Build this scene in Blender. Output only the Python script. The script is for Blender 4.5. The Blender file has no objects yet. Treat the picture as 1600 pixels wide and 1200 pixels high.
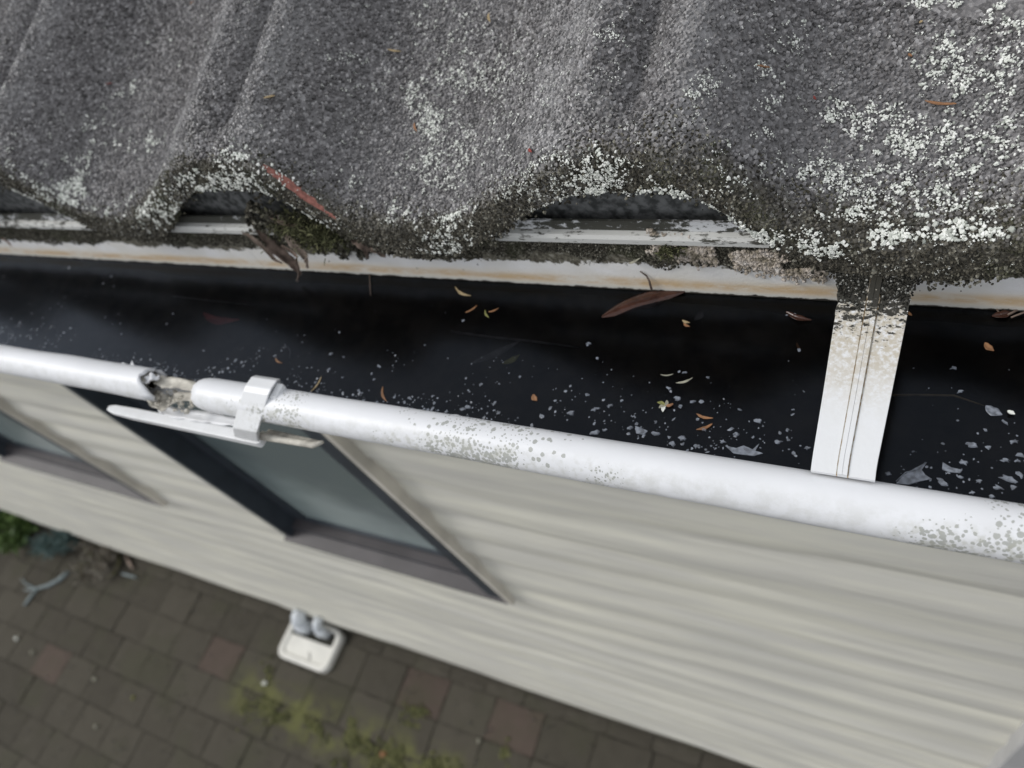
import bpy, math, random
import numpy as np
from mathutils import Matrix, Vector

# ---------------------------------------------------------------- camera, world, sun, exposure
H = 3.4                                   # the eye stands 3.4 m above the paving
CAM = np.array([[0.87521908, 0.33960175, -0.34447382],
                [0.11152513, -0.83460376, -0.53944297],
                [-0.47069492, 0.43371329, -0.76833526]])   # rows: image right, image down, forward
FPX = 1186.29
scn = bpy.context.scene
COL = scn.collection
cam_d = bpy.data.cameras.new('camera')
cam = bpy.data.objects.new('camera', cam_d); COL.objects.link(cam)
r_, d_, f_ = CAM
cam.matrix_world = Matrix(((r_[0], -d_[0], -f_[0], 0), (r_[1], -d_[1], -f_[1], 0), (r_[2], -d_[2], -f_[2], H), (0, 0, 0, 1)))
cam_d.sensor_width = 36; cam_d.lens = FPX/1600*36
cam_d.clip_start = .01; cam_d.clip_end = 500
cam_d.dof.use_dof = True; cam_d.dof.focus_distance = .44; cam_d.dof.aperture_fstop = 6.8
scn.camera = cam

SUN_EL, SUN_AZ = math.radians(42), math.radians(200)     # azimuth measured from +X towards +Y
world = bpy.data.worlds.new('World'); scn.world = world; world.use_nodes = True
wn = world.node_tree.nodes; wl = world.node_tree.links
wn.clear()
sky = wn.new('ShaderNodeTexSky'); sky.sky_type = 'NISHITA'; sky.sun_disc = False
sky.sun_elevation = SUN_EL; sky.sun_rotation = math.radians(90)-SUN_AZ
sky.air_density = 1.0; sky.dust_density = 4.0; sky.ozone_density = 1.0
hs = wn.new('ShaderNodeHueSaturation'); hs.inputs['Saturation'].default_value = .22
cl = wn.new('ShaderNodeMixRGB'); cl.inputs['Fac'].default_value = .62
cl.inputs['Color2'].default_value = (8.2, 8.5, 9.0, 1)
bg = wn.new('ShaderNodeBackground'); bg.inputs['Strength'].default_value = .105
wo = wn.new('ShaderNodeOutputWorld')
wl.new(sky.outputs[0], hs.inputs['Color']); wl.new(hs.outputs[0], cl.inputs['Color1'])
wl.new(cl.outputs[0], bg.inputs['Color']); wl.new(bg.outputs[0], wo.inputs['Surface'])
sun_d = bpy.data.lights.new('sun', 'SUN'); sun_d.energy = 1.45; sun_d.angle = math.radians(18); sun_d.color = (1, .975, .94)
sun = bpy.data.objects.new('sun', sun_d); COL.objects.link(sun)
sv = Vector((math.cos(SUN_EL)*math.cos(SUN_AZ), math.cos(SUN_EL)*math.sin(SUN_AZ), math.sin(SUN_EL)))
sun.rotation_euler = sv.to_track_quat('Z', 'Y').to_euler(); sun.location = (-2, -2, 8)
vs = scn.view_settings
scn.display_settings.display_device = 'sRGB'
vs.view_transform = 'Standard'; vs.look = 'None'; vs.gamma = 1; vs.exposure = 0; vs.use_curve_mapping = False

RNG = np.random.default_rng(11); random.seed(5)

# ---------------------------------------------------------------- numeric helpers
def ray(px, py): return CAM.T @ np.array([px-800, py-600, FPX])
def onz(px, py, z):                       # point of the horizontal plane z (metres below the eye) seen at a place of the photo
    r = ray(px, py); return r*(z/r[2])
def ony(px, py, y):
    r = ray(px, py); return r*(y/r[1])
def sm(a, b, x):
    t = np.clip((x-a)/(b-a), 0, 1); return t*t*(3-2*t)
def h2(ix, iy, seed):
    n = (ix.astype(np.int64)*374761393 + iy.astype(np.int64)*668265263 + seed*974634777) & 0xffffffff
    n = ((n ^ (n >> 13))*1274126177) & 0xffffffff
    return ((n ^ (n >> 16)) & 0xffffff)/float(0xffffff)
def vn(x, y, seed=0):
    x = np.asarray(x, float); y = np.asarray(y, float)
    x, y = np.broadcast_arrays(x, y)
    ix = np.floor(x); iy = np.floor(y); fx = x-ix; fy = y-iy
    fx = fx*fx*(3-2*fx); fy = fy*fy*(3-2*fy)
    a = h2(ix, iy, seed); b = h2(ix+1, iy, seed); c = h2(ix, iy+1, seed); d = h2(ix+1, iy+1, seed)
    return (a*(1-fx)+b*fx)*(1-fy)+(c*(1-fx)+d*fx)*fy
def fbm(x, y, seed=0, o=4):
    s = 0; a = .5; t = 0
    for k in range(o):
        s = s+a*vn(np.asarray(x)*2**k, np.asarray(y)*2**k, seed+k*7); t += a; a *= .5
    return s/t

# ---------------------------------------------------------------- object helpers (positions are relative to the eye height)
ORI = {}
def link(o, parent):
    COL.objects.link(o)
    if parent is not None: o.parent = parent
def tag(o, label=None, cat=None, group=None, kind=None):
    if label: o['label'] = label
    if cat: o['category'] = cat
    if group: o['group'] = group
    if kind: o['kind'] = kind
    return o
def thing(name, label, cat, loc=(0, 0, -H), group=None):
    o = bpy.data.objects.new(name, None); link(o, None)
    o.empty_display_size = .05
    o.location = (loc[0], loc[1], loc[2]+H); ORI[o.name] = np.array(loc, float)
    return tag(o, label, cat, group)
def mk(name, V, F, mat, parent=None, smooth=False, attrs=None, loc=None, mats=None, midx=None):
    V = np.asarray(V, float)
    if parent is not None: org = ORI[parent.name]
    else: org = np.array(loc if loc is not None else V.mean(0) if len(V) else (0, 0, 0), float)
    me = bpy.data.meshes.new(name)
    if isinstance(F, tuple):              # (loops, totals) arrays
        L, T = F
        me.vertices.add(len(V)); me.vertices.foreach_set('co', (V-org).astype(np.float32).ravel())
        me.loops.add(len(L)); me.loops.foreach_set('vertex_index', L.astype(np.int32))
        me.polygons.add(len(T)); st = np.concatenate([[0], np.cumsum(T)[:-1]])
        me.polygons.foreach_set('loop_start', st.astype(np.int32))
        me.update(calc_edges=True)
    else:
        me.from_pydata((V-org).tolist(), [], [tuple(int(i) for i in f) for f in F])
    if attrs:
        for k, a in attrs.items():
            at = me.attributes.new(k, 'FLOAT', 'POINT'); at.data.foreach_set('value', np.asarray(a, np.float32).ravel())
    for m in (mats or [mat]): me.materials.append(m)
    if midx is not None: me.polygons.foreach_set('material_index', np.asarray(midx, np.int32))
    me.polygons.foreach_set('use_smooth', [smooth]*len(me.polygons))
    me.update()
    o = bpy.data.objects.new(name, me); link(o, parent)
    ORI[o.name] = org
    if parent is None: o.location = (org[0], org[1], org[2]+H)
    return o
class MB:
    def __init__(s): s.v = []; s.f = []
    def add(s, V, F):
        n = len(s.v); s.v += [tuple(map(float, p)) for p in V]; s.f += [tuple(int(i)+n for i in f) for f in F]; return s
    def box(s, x0, x1, y0, y1, z0, z1, b=0):
        if b <= 0:
            V = [(x, y, z) for z in (z0, z1) for y in (y0, y1) for x in (x0, x1)]
            return s.add(V, [(0, 2, 3, 1), (4, 5, 7, 6), (0, 1, 5, 4), (2, 6, 7, 3), (0, 4, 6, 2), (1, 3, 7, 5)])
        V = []; ix = {}
        for cx in (0, 1):
            for cy in (0, 1):
                for cz in (0, 1):
                    for ax in range(3):
                        p = [(x0, x1)[cx], (y0, y1)[cy], (z0, z1)[cz]]
                        for k in range(3):
                            if k != ax: p[k] += b*(1 if (cx, cy, cz)[k] == 0 else -1)
                        # the vertex lies on the face normal to axis ax
                        ix[(cx, cy, cz, ax)] = len(V); V.append(p)
        F = []
        for ax in range(3):
            o = [k for k in range(3) if k != ax]
            for c in (0, 1):
                q = []
                for a, bb in ((0, 0), (1, 0), (1, 1), (0, 1)):
                    k = [0, 0, 0]; k[ax] = c; k[o[0]] = a; k[o[1]] = bb; q.append(ix[(*k, ax)])
                F.append(q)
            for a in (0, 1):
                for bb in (0, 1):
                    k0 = [0, 0, 0]; k0[o[0]] = a; k0[o[1]] = bb; k1 = list(k0); k1[ax] = 1
                    F.append([ix[(*k0, o[0])], ix[(*k1, o[0])], ix[(*k1, o[1])], ix[(*k0, o[1])]])
        for cx in (0, 1):
            for cy in (0, 1):
                for cz in (0, 1): F.append([ix[(cx, cy, cz, k)] for k in range(3)])
        return s.add(V, F)
    def tube(s, pts, rad, n=8, cap=True):
        pts = [np.array(p, float) for p in pts]; m = len(pts)
        rad = [rad]*m if np.isscalar(rad) else rad
        V = []; F = []; up = np.array([.13, .21, .97])
        for i in range(m):
            t = pts[min(i+1, m-1)]-pts[max(i-1, 0)]; t /= np.linalg.norm(t)+1e-12
            a = np.cross(t, up); a /= np.linalg.norm(a)+1e-9; b = np.cross(t, a)
            for k in range(n):
                w = 2*math.pi*k/n; V.append(pts[i]+rad[i]*(math.cos(w)*a+math.sin(w)*b))
        for i in range(m-1):
            for k in range(n): F.append((i*n+k, i*n+(k+1) % n, (i+1)*n+(k+1) % n, (i+1)*n+k))
        if cap: F.append(tuple(range(n))[::-1]); F.append(tuple((m-1)*n+k for k in range(n)))
        return s.add(V, F)
    def build(s, name, mat, parent=None, smooth=False, **k): return mk(name, s.v, s.f, mat, parent, smooth, **k)
def fixn(o):
    import bmesh
    bm = bmesh.new(); bm.from_mesh(o.data); bmesh.ops.recalc_face_normals(bm, faces=bm.faces); bm.to_mesh(o.data); bm.free(); return o
def grid(X, Y, Z, flip=False):
    n, m = X.shape; V = np.stack([X.ravel(), Y.ravel(), Z.ravel()], 1)
    i = np.arange(n*m).reshape(n, m)
    q = np.stack([i[:-1, :-1], i[1:, :-1], i[1:, 1:], i[:-1, 1:]], -1).reshape(-1, 4)
    if flip: q = q[:, ::-1]
    return V, q

# ---------------------------------------------------------------- materials
class NT:
    def __init__(s, name):
        s.m = bpy.data.materials.new(name); s.m.use_nodes = True; s.t = s.m.node_tree; s.t.nodes.clear()
        s.out = s.t.nodes.new('ShaderNodeOutputMaterial'); s.geo = s.t.nodes.new('ShaderNodeNewGeometry')
        s.pos = s.geo.outputs['Position']; s.isl = s.geo.outputs['Random Per Island']
    def put(s, i, v):
        if v is None: return
        if isinstance(v, bpy.types.NodeSocket): s.t.links.new(v, i)
        elif isinstance(v, (tuple, list)) and len(v) == 3 and i.type == 'RGBA': i.default_value = (*v, 1)
        else: i.default_value = v
    def math(s, op, a, b=None, c=None, clamp=False):
        n = s.t.nodes.new('ShaderNodeMath'); n.operation = op; n.use_clamp = clamp
        for k, v in enumerate((a, b, c)): s.put(n.inputs[k], v)
        return n.outputs[0]
    def scale(s, sc, v=None):
        n = s.t.nodes.new('ShaderNodeVectorMath'); n.operation = 'MULTIPLY'
        s.t.links.new(v or s.pos, n.inputs[0]); n.inputs[1].default_value = sc; return n.outputs[0]
    def noise(s, scale, detail=3, rough=.55, v=None, dist=0):
        n = s.t.nodes.new('ShaderNodeTexNoise'); s.t.links.new(v or s.pos, n.inputs['Vector'])
        n.inputs['Scale'].default_value = scale; n.inputs['Detail'].default_value = detail; n.inputs['Roughness'].default_value = rough
        n.inputs['Distortion'].default_value = dist; return n.outputs['Fac']
    def voro(s, scale, v=None, feat='F1', out='Distance', rnd=1):
        n = s.t.nodes.new('ShaderNodeTexVoronoi'); n.feature = feat; s.t.links.new(v or s.pos, n.inputs['Vector'])
        n.inputs['Scale'].default_value = scale; n.inputs['Randomness'].default_value = rnd; return n.outputs[out]
    def step(s, x, a, b):
        n = s.t.nodes.new('ShaderNodeMapRange'); n.interpolation_type = 'SMOOTHSTEP'; s.put(n.inputs['Value'], x)
        n.inputs['From Min'].default_value = a; n.inputs['From Max'].default_value = b; return n.outputs[0]
    def mix(s, f, a, b, op='MIX'):
        n = s.t.nodes.new('ShaderNodeMixRGB'); n.blend_type = op
        s.put(n.inputs[0], f); s.put(n.inputs[1], a); s.put(n.inputs[2], b); return n.outputs[0]
    def ramp(s, x, stops):
        n = s.t.nodes.new('ShaderNodeValToRGB'); s.put(n.inputs[0], x); e = n.color_ramp.elements
        while len(e) < len(stops): e.new(.5)
        for k, (p, c) in enumerate(stops): e[k].position = p; e[k].color = (*c, 1)
        return n.outputs[0]
    def xyz(s):
        n = s.t.nodes.new('ShaderNodeSeparateXYZ'); s.t.links.new(s.pos, n.inputs[0]); return n.outputs
    def attr(s, k):
        n = s.t.nodes.new('ShaderNodeAttribute'); n.attribute_name = k; return n.outputs['Fac']
    def bump(s, h, st, dist):
        n = s.t.nodes.new('ShaderNodeBump'); s.put(n.inputs['Height'], h); n.inputs['Strength'].default_value = st
        n.inputs['Distance'].default_value = dist; return n.outputs[0]
    def bsdf(s, col, rough=.6, spec=.4, normal=None, **k):
        n = s.t.nodes.new('ShaderNodeBsdfPrincipled'); s.put(n.inputs['Base Color'], col); s.put(n.inputs['Roughness'], rough)
        s.put(n.inputs['Specular IOR Level'], spec)
        if normal is not None: s.t.links.new(normal, n.inputs['Normal'])
        for a, v in k.items(): s.put(n.inputs[a.replace('_', ' ')], v)
        return n.outputs[0]
    def end(s, sh): s.t.links.new(sh, s.out.inputs['Surface']); return s.m

def simple(name, col, rough=.6, var=.25, sc=40, bump=0, spec=.4):
    n = NT(name); f = n.noise(sc, 4); c2 = tuple(c*(1-var) for c in col); c1 = tuple(min(1, c*(1+var*.5)) for c in col)
    return n.end(n.bsdf(n.mix(n.step(f, .3, .7), c2, c1), rough, spec, n.bump(f, bump, .002) if bump else None))

M = {}
def chip_mat(name, base=False):
    n = NT(name)
    edge = n.attr('moss')
    big = n.noise(9, 4)
    r = n.isl if not base else n.voro(360, out='Color')
    c = n.ramp(r, [(0, (.045, .043, .042)), (.3, (.112, .106, .106)), (.7, (.20, .191, .192)), (1, (.44, .43, .43))])
    c = n.mix(n.step(big, .35, .7), c, n.mix(.5, c, (.20, .195, .197)))
    mo = n.ramp(n.noise(160, 3), [(.3, (.030, .028, .022)), (.5, (.075, .068, .054)), (.62, (.12, .112, .09)), (.75, (.26, .25, .21))])
    k = n.step(n.math('ADD', edge, n.math('MULTIPLY', n.math('SUBTRACT', n.noise(45, 4), .5), .9)), .35, .75)
    c = n.mix(k, c, mo)
    dust_sheen_ = n.math('MULTIPLY', n.attr('dust_sheen'), n.step(n.noise(45, 4, .7), .3, .7))  # pale dust plus painted sheen: left flanks and ridges lightened in chip colour
    c = n.mix(n.math('MULTIPLY', dust_sheen_, .8), c, (.46, .455, .452))
    # pale crust dusted over some of the stone chips
    cr = n.math('MULTIPLY', n.step(n.noise(22, 5, .65), .52, .75), n.step(n.noise(420, 2), .5, .62))
    c = n.mix(n.math('MULTIPLY', cr, .5), c, (.36, .36, .34))
    nm = n.bump(n.voro(380) if base else n.noise(1500, 2), .9 if base else .35, .0012 if base else .0004)
    return n.end(n.bsdf(c, .45, .55, nm))
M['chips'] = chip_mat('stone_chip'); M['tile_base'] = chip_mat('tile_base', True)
M['tile_red'] = simple('bare_red_tile', (.36, .15, .12), .8, .35, 300, .5)
n = NT('edge_moss')
c = n.ramp(n.isl, [(0, (.022, .021, .017)), (.45, (.068, .062, .048)), (.8, (.13, .12, .095)), (1, (.30, .29, .24))])
c = n.mix(n.step(n.noise(30, 3), .5, .7), c, n.mix(.35, c, (.10, .11, .06)))
M['moss_grain'] = n.end(n.bsdf(c, .9, .2))
M['black_grain'] = (lambda n: n.end(n.bsdf(n.ramp(n.isl, [(0, (.012, .012, .010)), (.6, (.045, .043, .036)), (.85, (.09, .088, .075)), (1, (.45, .45, .42))]), .9, .2)))(NT('black_growth'))
n = NT('lichen')
c = n.ramp(n.isl, [(0, (.34, .36, .32)), (.45, (.74, .76, .70)), (1, (.90, .90, .86))])
M['lichen'] = n.end(n.bsdf(c, .85, .2, n.bump(n.noise(900, 3), .6, .0006)))
M['lichen_green'] = simple('lichen_pale_green', (.50, .56, .47), .85, .35, 500, .6)
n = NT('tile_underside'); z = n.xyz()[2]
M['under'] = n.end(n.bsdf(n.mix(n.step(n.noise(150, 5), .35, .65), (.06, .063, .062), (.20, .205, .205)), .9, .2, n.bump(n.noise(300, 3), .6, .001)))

def pvc(name, spots=True, col=(.80, .81, .83), dirty=1.0):
    n = NT(name); X, Y, Z = n.xyz()
    c = n.mix(n.step(n.noise(25, 4), .35, .7), col, tuple(k*.96 for k in col))
    if spots:
        ga = lambda x0, w: n.math('POWER', 2.718, n.math('MULTIPLY', n.math('POWER', n.math('ABSOLUTE', n.math('DIVIDE', n.math('SUBTRACT', X, x0), w)), 2), -1))
        reg = n.math('MAXIMUM', n.math('MAXIMUM', ga(-.255, .085), ga(.055, .05)), n.math('MULTIPLY', ga(-.43, .05), .8))
        reg = n.math('ADD', n.math('MULTIPLY', reg, .31), -.125)
        zone = n.step(n.math('ADD', n.noise(22, 3), reg), .54, .66)
        low = n.math('MULTIPLY', n.step(Y, .182, .172), n.step(n.math('ADD', n.noise(7, 2), reg), .40, .62))
        dens = n.math('ADD', n.math('MULTIPLY', zone, .52), n.math('MULTIPLY', low, n.math('MULTIPLY', n.step(n.noise(40, 3), .40, .62), .8)), clamp=True)
        w = n.t.nodes.new('ShaderNodeVectorMath'); w.operation = 'ADD'
        nt = n.t.nodes.new('ShaderNodeTexNoise'); nt.inputs['Scale'].default_value = 500; n.t.links.new(n.pos, nt.inputs['Vector'])
        sc = n.t.nodes.new('ShaderNodeVectorMath'); sc.operation = 'SCALE'; n.t.links.new(nt.outputs['Color'], sc.inputs[0]); sc.inputs['Scale'].default_value = .0016
        n.t.links.new(n.pos, w.inputs[0]); n.t.links.new(sc.outputs[0], w.inputs[1])
        v1 = n.voro(420, w.outputs[0]); r1 = n.math('MULTIPLY', dens, .62)
        s1 = n.step(n.math('SUBTRACT', r1, v1), 0, .05)
        z2 = n.step(n.math('ADD', n.noise(13, 2, v=n.scale((1, 1.3, 1.7))), reg), .56, .62)
        v2 = n.voro(170, w.outputs[0]); s2 = n.step(n.math('SUBTRACT', n.math('MULTIPLY', z2, .30), v2), 0, .04)
        sp = n.math('MULTIPLY', n.math('MAXIMUM', s1, s2), .95*dirty)
        c = n.mix(sp, c, (.40, .41, .385))
        c = n.mix(n.math('MULTIPLY', n.math('MULTIPLY', n.step(Y, .186, .171), n.step(n.noise(70, 5, .7), .42, .66)), .35*dirty), c, (.50, .50, .46))
        c = n.mix(n.math('MULTIPLY', low, n.math('MULTIPLY', n.step(n.noise(180, 4), .48, .62), .45*dirty)), c, (.42, .42, .34))
    return n.end(n.bsdf(c, .42, .45, n.bump(n.noise(220, 4), .25, .0006)))
M['pvc'] = pvc('white_pvc'); M['pvc_clean'] = pvc('clean_white_pvc', False); M['pvc_old'] = simple('yellowed_pvc', (.60, .57, .50), .7, .4, 90, .5)
M['pvc_fresh'] = pvc('clip_white_pvc', True, (.82, .83, .84), .35)

# gutter back: white band, ochre tide line, dirt above, algae below the water line
n = NT('gutter_back_wall'); X, Y, Z = n.xyz()
zr = n.math('SUBTRACT', Z, H)
wv = n.math('MULTIPLY', n.math('SUBTRACT', n.noise(16, 5, .7, v=n.scale((1, 1, .4))), .5), .030)
fine = n.math('MULTIPLY', n.math('SUBTRACT', n.noise(190, 4, .6), .5), .014)
zz = n.math('ADD', zr, n.math('ADD', wv, fine))
c = n.mix(n.step(n.noise(30, 3), .3, .7), (.74, .72, .68), (.83, .82, .81))
tide = n.math('MULTIPLY', n.step(zr, -.416, -.410), n.step(n.math('ADD', zr, n.math('MULTIPLY', n.noise(20, 3), .006)), -.3985, -.4065))
c = n.mix(n.math('MULTIPLY', n.step(n.math('ADD', zr, n.math('MULTIPLY', n.noise(24, 4), .012)), -.390, -.402), .6), c, (.72, .655, .53))
c = n.mix(n.math('MULTIPLY', tide, n.math('MULTIPLY', n.step(n.noise(26, 5, .7, v=n.scale((1, 1, 3))), .32, .60), .95)), c, (.62, .45, .26))
c = n.mix(n.math('MULTIPLY', n.step(zr, -.412, -.417), .6), c, (.55, .53, .48))
dirt = n.ramp(n.noise(330, 5, .7), [(.34, (.035, .031, .022)), (.48, (.11, .10, .075)), (.6, (.20, .19, .15)), (.72, (.40, .38, .33))])
c = n.mix(n.step(zz, -.3905, -.3885), c, dirt)
c = n.mix(n.math('MULTIPLY', n.step(n.noise(60, 5, .7), .66, .72), .8), c, (.12, .11, .08))
c = n.mix(n.step(n.math('ADD', zr, n.math('MULTIPLY', n.math('SUBTRACT', n.noise(55, 5, .7), .5), .008)), -.4160, -.4172), c, (.035, .032, .026))
M['back_wall'] = n.end(n.bsdf(c, .7, .3, n.bump(n.noise(330, 5, .7), .5, .0008)))
n = NT('gutter_rib'); sp = n.noise(260, 5, .7, v=n.scale((.35, 1, 1)))
big = n.noise(11, 4)
c = n.mix(n.step(n.math('ADD', sp, n.math('MULTIPLY', n.math('SUBTRACT', big, .5), .8)), .55, .66), (.66, .66, .63), (.07, .068, .055))
M['rib'] = n.end(n.bsdf(c, .7, .3))
n = NT('gutter_ledge'); sp = n.noise(220, 5, .7, v=n.scale((.5, 1, 1)))
c = n.mix(n.step(n.math('ADD', sp, n.math('MULTIPLY', n.math('SUBTRACT', n.noise(9, 3), .5), 1.3)), .36, .46), (.64, .65, .66), (.06, .06, .05))
M['ledge'] = n.end(n.bsdf(c, .75, .3))
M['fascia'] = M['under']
M['trough'] = simple('slimy_gutter_inside', (.05, .048, .042), .8, .5, 60)
M['sludge'] = simple('black_sludge', (.030, .025, .018), .9, .6, 50, .8)
# water: clear but tea-dark
n = NT('gutter_water')
tr = n.t.nodes.new('ShaderNodeBsdfTransparent'); tr.inputs[0].default_value = (.34, .34, .36, 1)
gl = n.t.nodes.new('ShaderNodeBsdfGlossy'); gl.inputs['Roughness'].default_value = .20; gl.inputs[0].default_value = (.74, .84, 1, 1)
bmp = n.bump(n.noise(60, 3), .10, .001); n.t.links.new(bmp, gl.inputs['Normal'])
fr = n.t.nodes.new('ShaderNodeFresnel'); fr.inputs['IOR'].default_value = 1.30; n.t.links.new(bmp, fr.inputs['Normal'])
mx = n.t.nodes.new('ShaderNodeMixShader'); n.t.links.new(fr.outputs[0], mx.inputs[0]); n.t.links.new(tr.outputs[0], mx.inputs[1]); n.t.links.new(gl.outputs[0], mx.inputs[2])
M['water'] = n.end(mx.outputs[0])
M['film'] = simple('floating_film', (.20, .22, .255), .35, .5, 300, .3, .6)
M['leaf_brown'] = simple('wet_brown_leaf', (.055, .022, .014), .22, .5, 90, .4, .5)
M['leaf_orange'] = simple('orange_leaf', (.30, .15, .07), .55, .35, 120)
M['leaf_tan'] = simple('tan_leaf', (.38, .29, .16), .6, .3, 150)
M['leaf_olive'] = simple('olive_leaf', (.22, .22, .07), .6, .4, 150)
M['leaf_pale'] = simple('pale_stick', (.34, .33, .26), .7, .3, 200)
M['leaf_grey'] = simple('drowned_leaf', (.10, .095, .09), .6, .4, 150)
M['leaf_red'] = simple('drowned_red_leaf', (.26, .05, .04), .6, .4, 150)
M['bark'] = simple('dry_bract', (.17, .125, .10), .8, .6, 120, .6)
M['bark_pale'] = simple('pale_dry_bract', (.42, .33, .27), .8, .5, 120, .6)
M['moss'] = (lambda n: n.end(n.bsdf(n.ramp(n.isl, [(0, (.018, .016, .009)), (.5, (.065, .070, .034)), (1, (.19, .19, .10))]), .9, .2)))(NT('moss'))
M['mortar'] = (lambda n: n.end(n.bsdf(n.ramp(n.noise(120, 5, .7), [(.3, (.05, .045, .03)), (.42, (.30, .26, .20)), (.55, (.52, .46, .40)), (.7, (.66, .63, .59))]), .9, .2, n.bump(n.noise(300, 4), .8, .0015))))(NT('pale_crust'))
# strap: white plastic, rust line beside the rib, black growth at the top
n = NT('strap_pvc'); X, Y, Z = n.xyz()
c = n.mix(n.noise(60, 3), (.80, .81, .83), (.74, .75, .75))
yb = n.math('ADD', Y, n.math('MULTIPLY', n.math('SUBTRACT', n.noise(50, 4), .5), .05))
be = n.math('MULTIPLY', n.step(yb, .215, .275), n.step(n.noise(350, 4, .65), .28, .60))
c = n.mix(n.math('MULTIPLY', be, .8), c, (.47, .41, .30))
spk = n.noise(380, 4, .7, v=n.scale((.6, 1, 1)))
th = n.math('MULTIPLY', n.math('SUBTRACT', Y, .285), 9.5)
c = n.mix(n.step(n.math('ADD', spk, th), .50, .58), c, (.035, .033, .026))
M['strap'] = n.end(n.bsdf(c, .5, .4, n.bump(n.noise(300, 4), .3, .0006)))
n = NT('strap_groove'); c = n.mix(n.step(n.noise(260, 4), .38, .6), (.78, .75, .66), (.50, .36, .20)); M['rust'] = n.end(n.bsdf(c, .8, .2))

n = NT('weatherboard_paint')
st = n.noise(3.0, 4, v=n.scale((.8, 1, 5)))
c = n.mix(n.step(st, .35, .7), (.68, .665, .605), (.83, .81, .70))
c = n.mix(n.math('MULTIPLY', n.step(n.noise(2.2, 3), .45, .8), .35), c, (.64, .64, .60))
M['wall'] = n.end(n.bsdf(c, .7, .3, n.bump(n.noise(9, 4, v=n.scale((.6, 1, 6))), .25, .008)))
M['corner'] = simple('corner_board_paint', (.50, .50, .50), .6, .1, 8)
M['frame'] = simple('bronze_frame', (.050, .060, .073), .45, .2, 20)
M['sill'] = simple('brown_sill', (.085, .078, .082), .5, .2, 9)
M['jamb'] = simple('tan_trim', (.70, .66, .58), .7, .2, 9)
n = NT('obscure_glass'); g = n.noise(2.6, 4, v=n.scale((1, 1, 1.6)))
X, Y, Z = n.xyz()
c = n.mix(n.step(n.math('ADD', n.math('MULTIPLY', n.math('SUBTRACT', g, .5), .8), Z), 2.2, 1.8), (.16, .20, .205), (.36, .43, .42))  # cloudy reflection painted into the pane colour, paler towards the sill
M['glass'] = n.end(n.bsdf(c, .22, .5, n.bump(n.noise(60, 2), .2, .002)))
M['back_face'] = simple('wall_plain', (.42, .42, .38), .8, .1, 3)
M['gully'] = simple('gully_plastic', (.78, .77, .72), .5, .08, 14)
M['gully_dark'] = simple('gully_hole', (.05, .05, .04), .9, .4, 30)
M['pipe'] = simple('waste_pipe', (.66, .70, .74), .4, .1, 20)
def paver_mat(name, lo, hi):
    n = NT(name); oi = n.t.nodes.new('ShaderNodeObjectInfo')
    c = n.mix(n.noise(18, 5, .6), lo, hi)
    c = n.mix(n.math('MULTIPLY', oi.outputs['Random'], .45), c, tuple(k*1.35 for k in hi))
    c = n.mix(n.math('MULTIPLY', n.step(n.noise(3.2, 4), .48, .68), .45), c, (.064, .065, .042))
    c = n.mix(n.math('MULTIPLY', n.step(n.noise(55, 4, .7), .62, .75), .35), c, (.115, .108, .092))
    X, Y, Z = n.xyz()
    band = n.math('MULTIPLY', n.step(n.math('ABSOLUTE', n.math('ADD', Y, .10)), .17, .03), n.math('MULTIPLY', n.step(X, -3.1, -2.8), n.step(X, -1.3, -1.7)))
    c = n.mix(n.math('MULTIPLY', n.math('MULTIPLY', band, n.step(n.noise(7, 5, .7), .40, .62)), .8), c, (.14, .145, .055))
    return n.end(n.bsdf(c, .85, .12, n.bump(n.noise(120, 4), .5, .003)))
M['paver'] = paver_mat('grey_paver', (.050, .045, .036), (.078, .071, .057))
M['paver_red'] = paver_mat('red_paver', (.074, .058, .049), (.096, .075, .063))
M['sand'] = simple('joint_soil', (.056, .051, .040), .95, .5, 30, .5)
M['moss_floor'] = (lambda n: n.end(n.bsdf(n.ramp(n.isl, [(0, (.07, .075, .04)), (.5, (.12, .125, .055)), (1, (.19, .19, .09))]), .95, .1)))(NT('yellow_green_moss'))
M['plant_green'] = (lambda n: n.end(n.bsdf(n.ramp(n.isl, [(0, (.05, .09, .03)), (1, (.13, .20, .06))]), .6, .3)))(NT('green_leaf'))
M['plant_blue'] = (lambda n: n.end(n.bsdf(n.ramp(n.isl, [(0, (.06, .10, .10)), (1, (.14, .21, .20))]), .7, .3)))(NT('blue_green_leaf'))
M['plant_dry'] = (lambda n: n.end(n.bsdf(n.ramp(n.isl, [(0, (.10, .08, .06)), (1, (.30, .28, .24))]), .8, .2)))(NT('dry_leaf'))
M['stem'] = simple('dry_stem', (.20, .19, .11), .8, .4, 30)
M['stem_blue'] = simple('bleached_stem', (.26, .31, .32), .8, .3, 30)

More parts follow.
